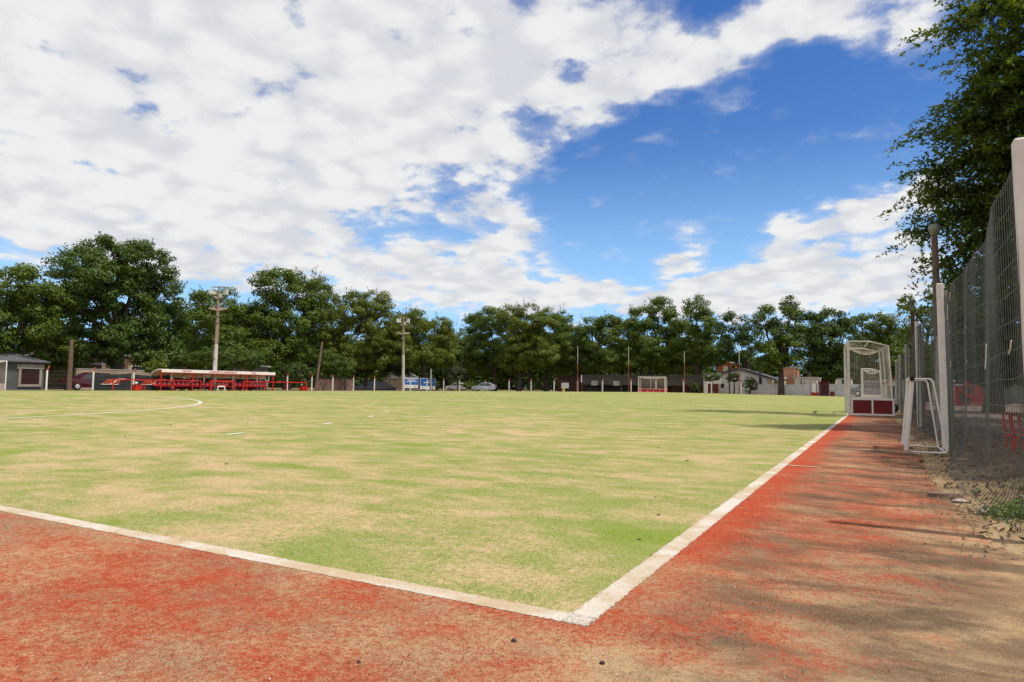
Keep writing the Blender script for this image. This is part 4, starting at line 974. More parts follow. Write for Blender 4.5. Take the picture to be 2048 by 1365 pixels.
mb = MB(); mb.box((yx(1117, Y-2)-x0, .6, 1.0), (1.3, .08, .9)); mb.build('notice_frame', WHITE, r)
# entrance with white pillars and red doors
Y = 100.5; x0 = yx(1407, Y)
r = empty('club_entrance', (x0, Y, gz(x0)), 'white entrance bay with two dark red doors right of the club shed', 'entrance')
wz = zy(1420, 747, Y); L_ = yx(1437, Y)-x0
mb = MB(); mb.box((.35, 0, wz/2), (.55, .5, wz)); mb.build('pillar', WALLW, r); mb = MB(); mb.box((L_/2+.3, .1, zy(1420, 768, Y)+(wz-zy(1420, 768, Y))/2), (L_-.0, .3, wz-zy(1420, 768, Y))); mb.build('lintel', WALLW, r)
for pa, pb in ((1414, 1420), (1427, 1436)):
    u0, u1 = yx(pa, Y)-x0, yx(pb, Y)-x0; mb = MB(); mb.box(((u0+u1)/2, .15, .75), (u1-u0, .1, 1.5)); mb.build('door', REDD, r)
mb = MB(); mb.box((yx(1423.5, Y)-x0, 0, .75), (.22, .2, 1.5)); mb.build('mullion', WHITE2, r)
# white gabled house
Y = 103.0; x0, x1 = yx(1437, Y), yx(1535, Y); L_ = x1-x0; r = empty('gabled_house', (x0, Y, gz(x0)), 'white gabled house with dark roof edge behind the thin black pole', 'house')
hl, hp_, hr = zy(1440, 749, Y), zy(1480, 741, Y), zy(1540, 758, Y); up_ = yx(1482, Y)-x0
mb = MB(); mb.prism([(0, 0, -.1), (L_, 0, -.1), (L_, 0, hr), (up_, 0, hp_), (0, 0, hl)], (0, 0, 0), (0, 9, 0)); mb.build('wall', WALLW, r)
mb = MB(); mb.prism([(-.5, 0, hl-.15), (up_, 0, hp_+.05), (L_+1.2, 0, hr-.35), (L_+1.2, 0, hr-.1), (up_, 0, hp_+.35), (-.5, 0, hl+.12)], (0, -.6, 0), (0, 9.3, 0)); mb.build('roof', SLATE, r)
for px, py, w_, h_ in ((1445, 772, .45, .6), (1521, 757, .4, 2.0)):
    mb = MB(); mb.box((yx(px, Y)-x0, -.02, zy(px, py, Y)), (w_, .08, h_)); mb.build('window', GLASS, r)
# white boundary wall, in two heights, with a gate between
Y = 101.5
wall_run('boundary_wall', (yx(1514, Y), Y, gz(-10)), (yx(1640, Y), Y, gz(-6)), zy(1560, 769, Y), .25, WALLW, 'long dirty white boundary wall behind the trees at the far right', cap=None)
wall_run('boundary_wall', (yx(1657, Y), Y, gz(-4)), (yx(1830, Y), Y, gz(4)), zy(1700, 769, Y), .25, WALLW, 'white boundary wall right of the red gate, running behind the near goal')
x0, x1 = yx(1638, Y), yx(1657, Y); r = empty('red_gate', (x0, Y, gz(x0)), 'dark red sheet metal gate between two lengths of white wall', 'gate'); gh = zy(1648, 764, Y)
for k in range(2): mb = MB(); L_ = (x1-x0)/2; mb.box((L_*(k+.5), 0, gh/2), (L_*.97, .06, gh)); mb.build('gate_leaf', REDD, r)
for u in (0, x1-x0): mb = MB(); mb.box((u, 0, gh/2+.05), (.2, .26, gh+.1)); mb.build('gate_post', RUST, r)
Y = 98.5; x0 = yx(1622, Y); L_ = yx(1638, Y)-x0; r = empty('wall_frame', (x0, Y, gz(x0)), 'small white framed board with a red foot leaning by the red gate', 'board'); h_ = zy(1630, 767, Y)
mb = MB(); mb.box((L_/2, 0, h_*.62), (L_, .06, h_*.72)); mb.build('board', WHITE2, r); mb = MB(); mb.box((L_/2, 0, h_*.13), (L_, .08, h_*.26)); mb.build('foot', RED, r)
mb = MB(); [mb.bar((u, -.05, 0), (u, -.05, h_), .09) for u in (0, L_*.72, L_)]; mb.build('frame', GREYW, r)
x0 = yx(1664.5, Y); mb = MB(); mb.box((0, 0, .27), (.55, .5, .54)); mb.box((0, 0, .57), (.6, .55, .06)); o = mb.build('red_bin', REDD, bevel=.02); o.location = (x0, Y, gz(x0)); tag(o, 'small dark red bin at the foot of the white wall', 'bin')
mb = MB(); mb.lathe([(.14, 0), (.18, .35), (.19, .36), (.19, .42), (.02, .42)], n=12); q = at_y(1127, 786, 94.8); o = mb.build('bucket', YELLOW); o.location = (q.x, 94.8, gz(q.x)); o.scale = (1.4, 1.4, 1.5); tag(o, 'pale yellow bucket on the far edge of the turf', 'bucket')
# houses behind the wall
def far_house(name, pa, pb, ytop, Y, m, label, roofm=SLATE, win=None, flat=True):
    x0, x1 = yx(pa, Y), yx(pb, Y); L_ = x1-x0; h_ = zy((pa+pb)/2, ytop, Y); r = empty(name, (x0, Y, gz(x0)), label, 'house')
    mb = MB(); mb.box((L_/2, 4, h_/2), (L_, 8, h_)); mb.build('wall', m, r)
    mb = MB(); mb.box((L_/2, 4, h_+.1), (L_+.3, 8.3, .2)) if flat else mb.prism([(-.3, 0, h_), (L_/2, 0, h_+1.2), (L_+.3, 0, h_)], (0, -.3, 0), (0, 8.3, 0)); mb.build('roof', roofm, r)
    for (a, b, c, d, mm) in (win or ()):
        u0, u1 = yx(a, Y)-x0, yx(b, Y)-x0; v0, v1 = zy(a, d, Y), zy(a, c, Y); w_ = MB(); w_.box(((u0+u1)/2, -.03, (v0+v1)/2), (u1-u0, .08, v1-v0)); wo = w_.build('window', mm, r)
        f_ = MB(); f_.box(((u0+u1)/2, -.05, v0-.05), (u1-u0+.2, .14, .1)); f_.build('sill', CONC, wo)
far_house('orange_brick_house', 1436, 1459, 726, 118, ORANGE, 'orange brick upper storey with a white window above the gabled house', CONC, ((1447, 1456, 733, 744, WHITE2),))
far_house('salmon_building', 1563, 1589, 736, 116, BRICK_SALMON, 'plain salmon coloured building rising behind the white wall', CONC)
far_house('low_white_house', 1589, 1634, 757, 110, WALLW, 'low white house with dark square window behind the white wall', SHEET, ((1602, 1609, 761, 767, GLASS),))
far_house('white_house', 1672, 1702, 757, 112, WALLW, 'white house with dark openings behind the wall, left of the near goal', SLATE, ((1684, 1693, 760, 768, GLASS),))
far_house('cream_house', 1528, 1562, 757, 109, mat('cream_render_far', (.55, .48, .38), .9, .1, .5), 'low cream house right of the gabled house, behind the white wall', SHEET, ((1541, 1546, 760, 768, GLASS),))
# hut with a red tiled roof beyond the goal
q = at_y(1792, 790, 62); x0 = q.x-.9; r = empty('tiled_hut', (x0, 62, gz(1)), 'small pale hut with a red tiled roof between the goal and the fence', 'hut'); L_ = 5
mb = MB(); mb.box((L_/2, 2, .85), (L_, 4, 1.7)); mb.build('wall', WALLW, r); mb = MB(); mb.box((.55, -.02, .6), (.5, .06, 1.2)); mb.build('door', GREYW, r)
mb = MB(); z1 = at_y(1787, 769, 62).z; z2 = at_y(1813, 753, 62).z; mb.prism([(-.3, 0, z1), (L_/2, 0, z2+.9), (L_+.3, 0, z1), (L_+.3, 0, z1-.12), (L_/2, 0, z2+.75), (-.3, 0, z1-.14)], (0, -.35, 0), (0, 4.4, 0)); mb.build('roof', mat('red_roof_tile', (.26, .075, .045), .85, .25, 4), r)
# long grey wall and shed roofs behind the right-hand trees
wall_run('grey_wall', (7.0, 62, gz(7)), (24, 58, gz(20)), 3.6, .3, mat('mouldy_grey_wall', (.19, .19, .175), .95, .25, .4), 'tall mouldy grey wall behind the trees on the right')
r = empty('white_roofed_shed', (6.0, 55, gz(6)), 'small shed with a bright white roof behind the bleacher', 'shed')
mb = MB(); mb.box((1.4, 1.5, 1.1), (2.6, 3, 2.2)); mb.build('wall', GREYW, r); mb = MB(); mb.prism([(-.3, 0, 2.15), (1.4, 0, 2.9), (3.0, 0, 2.5), (3.0, 0, 2.4), (1.4, 0, 2.78), (-.3, 0, 2.0)], (0, -.3, 0), (0, 3.3, 0)); mb.build('roof', SHEET, r)

# ------------------------------------------------------------------ cars
def car(name, loc, rz, label, paint, prof, L_=4.2, W=1.7, glassp=None, wheels=(.75, 3.4), wr=.31):
    """side profile in local X (front at 0) and Z, width along Y"""
    r = empty(name, loc, label, 'car', rz=rz)
    mb = MB(); n = len(prof); vs = []; cs = []
    for (y, k, dz) in ((-W/2, 1., 0), (-W/2+.06, 1.0, .0), (0, 1, .02), (W/2-.06, 1.0, 0), (W/2, 1., 0)):
        for (x, z) in prof:
            t = max(0, (z-.85)/.6); vs.append((L_/2+(x-L_/2)*(.985 if abs(y) == W/2 else 1), y*(1-.20*t), z+dz))
    for j in range(4): cs += [(j*n+i, j*n+(i+1) % n, (j+1)*n+(i+1) % n, (j+1)*n+i) for i in range(n)]
    cs += [tuple(range(n))[::-1], tuple(range(4*n, 5*n))]
    mb.add(vs, cs, 0, False); mb.build('body', paint, r, .03)
    for s in (-1, 1):
        for gp in glassp:
            g_ = MB(); pts = [(x, s*(W/2*(1-.20*max(0, (z-.85)/.6))+.012), z) for x, z in gp]; g_.prism(pts, (0, 0, 0), (0, -s*.02, 0)); g_.build('side_window', GLASS, r)
        for x in wheels:
            w_ = MB(); M_ = Matrix.Rotation(PI/2, 3, 'X'); w_.lathe([(.0, -.09), (wr, -.10), (wr, .10), (0, .09)], n=20, M=M_); wo = w_.build('wheel', BLACK, r); wo.location = (x, s*(W/2-.08), wr)
            ri = MB(); ri.lathe([(0, .115), (.12, .118), (wr*.68, .105), (wr*.7, .09)], n=16, M=Matrix.Rotation(-s*PI/2, 3, 'X')); ri.build('rim', ALU, wo)
    h_ = MB(); h_.box((.06, W/2-.25, .68), (.12, .34, .15)); h_.box((.06, -W/2+.25, .68), (.12, .34, .15)); h_.build('headlight', LAMPGL, r, .03)
    t_ = MB(); t_.box((L_-.05, W/2-.2, .85), (.1, .26, .22)); t_.box((L_-.05, -W/2+.2, .85), (.1, .26, .22)); t_.build('tail_light', RED, r, .03)
    b_ = MB(); b_.box((.02, 0, .38), (.14, W*.9, .2)); b_.box((L_-.02, 0, .38), (.14, W*.9, .2)); b_.build('bumper', BLACK, r, .03)
    return r
HATCH = [(0, .30), (0, .62), (.10, .74), (.95, .90), (1.70, 1.36), (2.1, 1.46), (3.2, 1.43), (3.75, 1.15), (4.15, 1.02), (4.2, .35), (3.85, .22), (.3, .22)]
HG = [[(1.12, .93), (1.75, 1.32), (2.32, 1.39), (2.32, .94)], [(2.40, .94), (2.40, 1.39), (3.15, 1.36), (3.55, 1.12), (3.5, .97)]]
SUV = [(0, .32), (0, .78), (.12, .92), (1.0, 1.02), (1.65, 1.50), (2.1, 1.62), (3.7, 1.58), (4.1, 1.2), (4.25, .9), (4.25, .36), (3.9, .25), (.3, .25)]
SG = [[(1.2, 1.05), (1.72, 1.45), (2.35, 1.53), (2.35, 1.06)], [(2.43, 1.06), (2.43, 1.53), (3.3, 1.52), (3.3, 1.08)], [(3.36, 1.08), (3.36, 1.5), (3.65, 1.48), (3.9, 1.2)]]
q = at_x(126, 780, -63.2); car('parked_car', (-63.2, q.y, gz(-63)), PI/2, 'dark red parked car behind the bare wooden pole at the left', CARRED, SUV, 4.3, 1.75, SG)
q = at_y(944, 785, 99.0); car('parked_car', (q.x, 99.2, gz(q.x)), .25, 'silver hatchback parked behind a dark trunk on the far side', CARSIL, HATCH, 4.2, 1.7, HG, (.8, 3.35))
VAN = [(0, .35), (0, .95), (.1, 1.1), (.8, 1.2), (1.55, 1.95), (1.9, 2.1), (4.6, 2.1), (4.75, 1.9), (4.8, .4), (4.4, .28), (.3, .28)]
VG = [[(.95, 1.25), (1.62, 1.88), (2.2, 1.95), (2.2, 1.25)], [(2.3, 1.25), (2.3, 1.95), (4.4, 1.95), (4.4, 1.25)]]
q = at_y(1700, 785, 98.8); car('parked_van', (q.x, 98.8, gz(q.x)), .0, 'dark grey van behind the far fence, seen through the near goal net', CARGREY, VAN, 4.8, 1.9, VG, (.9, 3.8), .34)
q = at_y(893, 785, 112); car('parked_car', (q.x, 112, gz(q.x)), .3, 'white car far behind the grey fence posts near the small bush', WHITE2, HATCH, 4.2, 1.7, HG, (.8, 3.35))

# ------------------------------------------------------------------ trees
def tree(name, base, blobs, style, label, leaf=.36, dens=1.0, trunk=(.34, None), limbs=None, seed=0, cat='tree', group=None, clump=1.05, per=112, trunk_pts=None, depthf=.85):
    """base: ground point; blobs: list of (centre Vector, rx, ry, rz) ellipsoids filled with leaf clumps"""
    rg = np.random.default_rng(seed+11); root = empty(name, base, label, cat, group); B = np.array(base)
    Q = []
    for (c, rx, ry, rz) in blobs:
        c = np.array(c)-B; vol = rx*ry*rz; cr = clump*min(1., (min(rx, ry, rz)/1.6))
        n = max(7, int(dens*4.6*(vol**(2/3.))/(cr*cr)*1.15))
        u = rg.normal(size=(n, 3)); u /= np.linalg.norm(u, axis=1)[:, None]
        rad = rg.uniform(.25, 1, n)**.45
        C = c+u*rad[:, None]*np.array((rx, ry, rz))
        crs = cr*rg.uniform(.55, 1.2, n)
        for k in range(n):
            m = int(per*(crs[k]/clump)**2*1.6)+8
            v = rg.normal(size=(m, 3)); v /= np.linalg.norm(v, axis=1)[:, None]; rr = rg.uniform(.15, 1, m)**.5
            P = C[k]+v*rr[:, None]*crs[k]*np.array((1, 1, .62))
            N = v*.7+u[k]*.35+np.array((0, 0, .55))+rg.normal(size=(m, 3))*.45
            Q.append(leaf_quads(P, N, np.full(m, leaf), np.full(m, leaf*.6), rg, .5))
        # stray shoots that break the outline
        ns = max(3, int(n*.30)); u = rg.normal(size=(ns, 3)); u[:, 2] = np.abs(u[:, 2]); u /= np.linalg.norm(u, axis=1)[:, None]
        for k in range(ns):
            m = 14; t = np.linspace(.82, 1.0+.15*rg.uniform(.3, 1.3), m)
            P = c+u[k]*t[:, None]*np.array((rx, ry, rz))+np.array((0, 0, 1))*(t[:, None]-.9)*rz*.5+rg.normal(size=(m, 3))*leaf*.3
            Q.append(leaf_quads(P, rg.normal(size=(m, 3))+np.array((0, 0, .4)), np.full(m, leaf), np.full(m, leaf*.5), rg))
    quads('crown', np.concatenate(Q), LEAFS[style], root)
    mb = MB(); r0 = trunk[0]; zmin = min(c[2]-rz for c, _, _, rz in blobs)-base[2]; cen = sum((Vector(c) for c, *_ in blobs), Vector())/len(blobs)-Vector(base)
    hfork = trunk[1] if trunk[1] else max(1.6, zmin+.25*(cen.z-zmin))
    tp = trunk_pts or [(0, 0, -.1), (.06, 0, hfork*.5), (cen.x*.12, cen.y*.12, hfork)]
    mb.tube(tp, [r0*1.35, r0, r0*.8][:len(tp)] if len(tp) == 3 else [r0*1.3-(r0*.5)*i/(len(tp)-1) for i in range(len(tp))], 9)
    top = Vector(tp[-1])
    for (c, rx, ry, rz) in blobs:
        c = Vector(c)-Vector(base); mid = (top+c)*.5+Vector((rg.normal()*.4, rg.normal()*.4, .3))
        mb.tube([top-Vector((0, 0, .2)), mid, c+Vector((0, 0, rz*.35))], [r0*.48, r0*.32, r0*.12], 6)
        for k in range(3):
            e = c+Vector(np.clip(rg.normal(size=3), -1.1, 1.1)*np.array((rx, ry, rz))*.5); mb.tube([mid, (mid+e)*.5+Vector((0, 0, .2)), e], [r0*.22, r0*.14, r0*.05], 5)
    mb.build('trunk', BARK, root)
    return root
def T(name, basepx, plane, blobs, style, label, seed, axis='x', r0=.34, leaf=.29, skirt='auto', **kw):
    """blobs in photo pixels (cx, cy, rx, ry) set at the plane x=plane or y=plane"""
    A = (lambda a, b: at_x(a, b, plane)) if axis == 'x' else (lambda a, b: at_y(a, b, plane))
    b = A(basepx, 780); b.z = gz(b.x)
    out = []; rg = random.Random(seed)
    if skirt == 'auto': skirt = {GL: (712, 26), GF: (722, 24)}.get(kw.get('group'))
    if skirt:
        lo, hi = min(c[0]-c[2]*.7 for c in blobs), max(c[0]+c[2]*.7 for c in blobs); n_ = max(2, int((hi-lo)/48))
        blobs = list(blobs)+[(lo+(hi-lo)*(k+.5)/n_+rg.uniform(-8, 8), skirt[0]+rg.uniform(-10, 10), (hi-lo)/n_*.62, skirt[1]*rg.uniform(.8, 1.15)) for k in range(n_)]
    for (cx_, cy_, rx, ry) in blobs:
        p = A(cx_, cy_); s = (p-EYE).dot(FW)/F; off = rg.uniform(-1.2, 1.2)
        p = p+Vector((off, 0, 0) if axis == 'x' else (0, off, 0))
        out.append((p, rx*s*.92, rx*s*.92, ry*s*.95))
    return tree(name, b, out, style, label, leaf=leaf, seed=seed, trunk=(r0, kw.pop('fork', None)), **kw)
GL = 'trees along the far side of the pitch'; GF = 'trees beyond the far end of the pitch'
T('broadleaf_tree', 40, -71, [(10, 565, 70, 50), (-50, 610, 60, 70), (75, 600, 50, 45), (30, 650, 70, 40), (110, 690, 60, 26), (20, 695, 50, 26), (-70, 680, 60, 50)], 'mid', 'yellowish broadleaf tree overhanging the grey house at the left edge', 1, group=GL)
T('broadleaf_tree', 232, -72, [(150, 545, 66, 48), (215, 515, 66, 40), (285, 530, 62, 46), (330, 590, 45, 55), (345, 650, 32, 45), (110, 600, 40, 34), (240, 590, 80, 40), (180, 650, 40, 30), (300, 680, 50, 34), (160, 705, 40, 22), (215, 675, 46, 36), (275, 640, 50, 44), (170, 600, 60, 40), (330, 715, 44, 26), (215, 560, 80, 40)], 'blue', 'largest tree, a broad dome with a forked trunk behind the left banner', 2, r0=.62, fork=5.5, group=GL, dens=1.1)
T('broadleaf_tree', 415, -74, [(440, 610, 58, 38), (400, 650, 46, 46), (480, 640, 46, 44), (440, 690, 60, 40), (395, 715, 36, 30)], 'mid', 'rounded mid-height tree directly behind the first floodlight mast', 3, group=GL)
T('broadleaf_tree', 573, -72, [(555, 570, 50, 42), (615, 585, 50, 44), (590, 640, 72, 50), (640, 640, 40, 55), (530, 640, 34, 40), (560, 690, 60, 40)], 'mid', 'tall two-topped tree behind the right end of the shelter', 4, r0=.5, fork=4.5, group=GL)
T('broadleaf_tree', 668, -70, [(690, 620, 46, 38), (740, 615, 40, 34), (770, 640, 36, 44), (715, 670, 60, 40), (690, 715, 40, 32), (670, 690, 32, 40)], 'yellow', 'yellow-green spiky-topped tree between the two floodlight masts', 5, group=GL)
T('broadleaf_tree', 730, -74, [(760, 690, 50, 40), (780, 730, 36, 26), (720, 730, 46, 26)], 'dark', 'dark low-branched tree behind the fence left of the second mast', 6, group=GL)
T('broadleaf_tree', 846, -68, [(830, 645, 46, 32), (870, 665, 40, 38), (800, 690, 36, 36), (850, 705, 50, 30), (895, 690, 30, 36)], 'yellow', 'tree with a dark forked trunk in front of the second blue billboard', 7, group=GL)
T('broadleaf_tree', 990, 108, [(950, 655, 34, 34), (975, 640, 40, 26), (1000, 680, 46, 40), (960, 700, 40, 34)], 'mid', 'tree with a leaning dark trunk standing behind the silver hatchback', 8, 'y', group=GF)
T('broadleaf_tree', 1038, 104, [(1020, 635, 36, 26), (1060, 640, 42, 34), (1095, 645, 30, 30), (1045, 690, 55, 40), (1085, 700, 40, 34), (1040, 730, 40, 20)], 'yellow', 'lightest yellow-green tree right of the silver hatchback', 9, 'y', r0=.42, group=GF)
T('broadleaf_tree', 1092, 109, [(1120, 650, 26, 38), (1140, 690, 36, 40), (1115, 720, 40, 26)], 'mid', 'narrow pointed tree just left of the leftmost net pole', 10, 'y', group=GF)
T('broadleaf_tree', 1185, 110, [(1185, 670, 30, 40), (1218, 660, 32, 36), (1200, 705, 46, 34)], 'mid', 'mid-height tree between the two left net poles', 11, 'y', group=GF)
T('broadleaf_tree', 1300, 112, [(1285, 640, 36, 34), (1318, 620, 34, 28), (1340, 650, 30, 34), (1300, 690, 60, 34), (1330, 715, 50, 24), (1260, 715, 36, 24)], 'mid', 'broad loose-topped tree right above the far goal', 12, 'y', group=GF)
T('broadleaf_tree', 1395, 110, [(1395, 620, 26, 28), (1410, 650, 30, 36), (1385, 690, 46, 40), (1420, 700, 26, 30)], 'mid', 'upright tree with a ragged tip right of the far goal', 13, 'y', group=GF)
T('broadleaf_tree', 1500, 107, [(1455, 655, 24, 32), (1485, 660, 26, 30), (1470, 700, 36, 30), (1485, 735, 30, 20)], 'dark', 'thin open-crowned tree above the white gabled house', 14, 'y', r0=.26, dens=.75, group=GF, skirt=None)
T('broadleaf_tree', 1562, 100, [(1525, 635, 26, 28), (1582, 615, 24, 24), (1590, 650, 26, 34), (1540, 670, 40, 34), (1570, 700, 46, 34), (1545, 725, 34, 18)], 'mid', 'tall two-tipped tree whose trunk stands before the white wall', 15, 'y', r0=.36, group=GF, skirt=(712, 16))
T('broadleaf_tree', 1652, 102, [(1640, 635, 26, 24), (1670, 645, 32, 28), (1645, 680, 40, 34), (1690, 680, 32, 36), (1660, 715, 50, 30), (1660, 745, 36, 16)], 'dark', 'darkest dense rounded tree before the red gate', 16, 'y', r0=.5, group=GF, skirt=(738, 20))
T('broadleaf_tree', 1735, 112, [(1720, 655, 24, 28), (1745, 680, 34, 34), (1765, 650, 28, 26), (1775, 700, 34, 40)], 'mid', 'tree seen behind the top of the near goal', 17, 'y', group=GF)
T('broadleaf_tree', 1850, 60, [(1825, 640, 34, 34), (1812, 605, 18, 18), (1850, 690, 44, 46), (1880, 610, 44, 60), (1850, 740, 40, 24)], 'yellow', 'yellow-green tree behind the rusty pipe post at the right', 18, 'y', leaf=.22, clump=.8, per=40, group='trees behind the right fence')
# fillers that make the belt continuous
for i, (px, Y_, bl, st, lab) in enumerate(((905, 116, [(905, 690, 40, 46), (930, 720, 40, 30)], 'mid', 'low tree filling the gap behind the small grey-green tree'), (1150, 118, [(1150, 690, 46, 44), (1120, 720, 40, 30)], 'dark', 'dark tree just behind the leftmost net pole'),
                                       (1245, 118, [(1245, 680, 44, 46), (1230, 720, 40, 30)], 'yellow', 'light tree between the far goal and its left net pole'), (1365, 120, [(1365, 680, 40, 50), (1350, 720, 50, 30)], 'mid', 'tree filling the belt behind the net pole right of the far goal'),
                                       (1440, 120, [(1440, 680, 28, 40)], 'dark', 'narrow dark tree above the club entrance'), (1618, 118, [(1618, 690, 26, 40)], 'mid', 'tree between the two-tipped tree and the darkest tree'))):
    T('broadleaf_tree', px, Y_, bl, st, lab, 120+i, 'y', group=GF, r0=.28, skirt=None)
for i, (px, X_, bl, st, lab) in enumerate(((128, -82, [(128, 640, 44, 50), (150, 690, 50, 36)], 'dark', 'tree filling the gap between the leftmost tree and the big dome'), (388, -84, [(388, 650, 36, 44), (370, 700, 44, 34)], 'mid', 'tree filling the gap right of the big dome'), (500, -82, [(500, 650, 40, 44), (520, 700, 44, 34)], 'blue', 'tree filling the gap right of the first floodlight mast'),
                                       (655, -80, [(655, 640, 36, 50), (650, 700, 44, 34)], 'mid', 'tree filling the gap left of the spiky-topped tree'), (815, -82, [(815, 660, 40, 44), (840, 720, 50, 30)], 'dark', 'dark tree just behind the second floodlight mast'))):
    T('broadleaf_tree', px, X_, bl, st, lab, 140+i, 'x', group=GL, r0=.28, skirt=None)
# second row that closes the gaps low down
for i, (px, X, bl, lab) in enumerate(((345, -92, [(320, 690, 60, 34), (370, 670, 40, 30)], 'background tree closing the gap behind the tan garden wall'), (520, -95, [(500, 700, 60, 34), (470, 660, 40, 36)], 'background tree low behind the shelter'), (90, -95, [(60, 640, 70, 40), (130, 660, 40, 26)], 'background tree behind the grey house roof'),
                                 (640, -98, [(640, 700, 60, 44), (600, 730, 50, 26)], 'background tree behind the low brick wall'), (800, -100, [(790, 700, 60, 40), (860, 720, 60, 26)], 'background tree behind the white shed'))):
    T('background_tree', px, X, bl, 'dark', lab, 40+i, group='background trees', leaf=.5, clump=1.5)
for i, (px, Y, bl, lab) in enumerate(((930, 135, [(920, 710, 50, 40), (960, 730, 50, 24)], 'background tree left of the silver hatchback, far back'), (1060, 138, [(1060, 700, 70, 40), (1010, 735, 40, 22)], 'background tree far behind the lightest tree'), (1160, 136, [(1150, 715, 56, 36), (1200, 730, 40, 20)], 'background tree far behind the club shed at its left end'),
                                 (1280, 138, [(1270, 705, 60, 34), (1330, 720, 50, 24)], 'background tree far behind the far goal'), (1400, 134, [(1400, 715, 50, 26)], 'background tree far behind the club entrance'), (1500, 140, [(1500, 730, 44, 14)], 'background tree far behind the gabled house'), (1760, 135, [(1750, 715, 60, 36), (1800, 700, 40, 46)], 'background tree far behind the near goal'))):
    T('background_tree', px, Y, bl, 'dark', lab, 60+i, 'y', group='background trees', leaf=.5, clump=1.5)
def far_wood():
    rg = np.random.default_rng(99); P = []
    for (a, b, h, n) in (((-118, 20), (-118, 150), 8.5, 46000), ((-118, 150), (75, 178), 9.0, 85000), ((60, 178), (30, 60), 7.5, 15000)):
        a, b = np.array(a), np.array(b); t = rg.uniform(0, 1, n); L_ = np.linalg.norm(b-a)
        hh = h*(.75+.25*np.sin(t*L_*.35)+.18*np.sin(t*L_*.83+1)); z = hh*rg.uniform(0, 1, n)**.8
        P.append(np.stack([a[0]+(b[0]-a[0])*t+rg.normal(size=n)*1.8, a[1]+(b[1]-a[1])*t+rg.normal(size=n)*1.8, z], 1))
    P = np.concatenate(P); n = len(P)
    kind(quads('far_wood', leaf_quads(P, rg.normal(size=(n, 3))+np.array((0, 0, .5)), np.full(n, .8), np.full(n, .55), rg), LEAFS['dark']), 'stuff')
far_wood()
# shrubs
for i, (px, pl_, ax, bl, st, lab) in enumerate(((915, 104, 'y', [(915, 750, 26, 18)], 'grey', 'small grey-green round tree between the fence and the blue billboards'), (945, 101, 'y', [(938, 772, 14, 8)], 'yellow', 'light green bush at the nose of the silver hatchback'),
                                      (1424, 98, 'y', [(1424, 755, 22, 9)], 'grey', 'small grey-green tree before the club entrance'), (1500, 98.5, 'y', [(1500, 770, 15, 16)], 'dark', 'dense dark shrub before the gabled house'), (1468, 98.6, 'y', [(1466, 757, 15, 10)], 'dark', 'open reddish-green shrub left of the dark shrub'),
                                      (480, -63.5, 'x', [(450, 715, 50, 22), (500, 718, 30, 20)], 'blue', 'bushy mid-green growth above the shelter roof'), (305, -65, 'x', [(300, 735, 24, 14)], 'yellow', 'bright low shrub left of the shelter roof'),
                                      (690, -66, 'x', [(690, 735, 30, 24), (660, 720, 26, 22)], 'blue', 'hanging green shrub over the low brick wall'), (1390, 99.5, 'y', [(1390, 776, 10, 9)], 'dark', 'dark bush before the timber doors of the club shed'),
                                      (610, -65, 'x', [(600, 745, 26, 18)], 'dark', 'dark shrub behind the right end of the railing'), (873, -72, 'x', [(873, 772, 14, 11)], 'mid', 'low shrub just right of the second billboard'))):
    T('shrub', px, pl_, bl, st, lab, 80+i, ax, r0=.10, leaf=.22, clump=.6, per=36, cat='shrub', group='shrubs around the pitch')

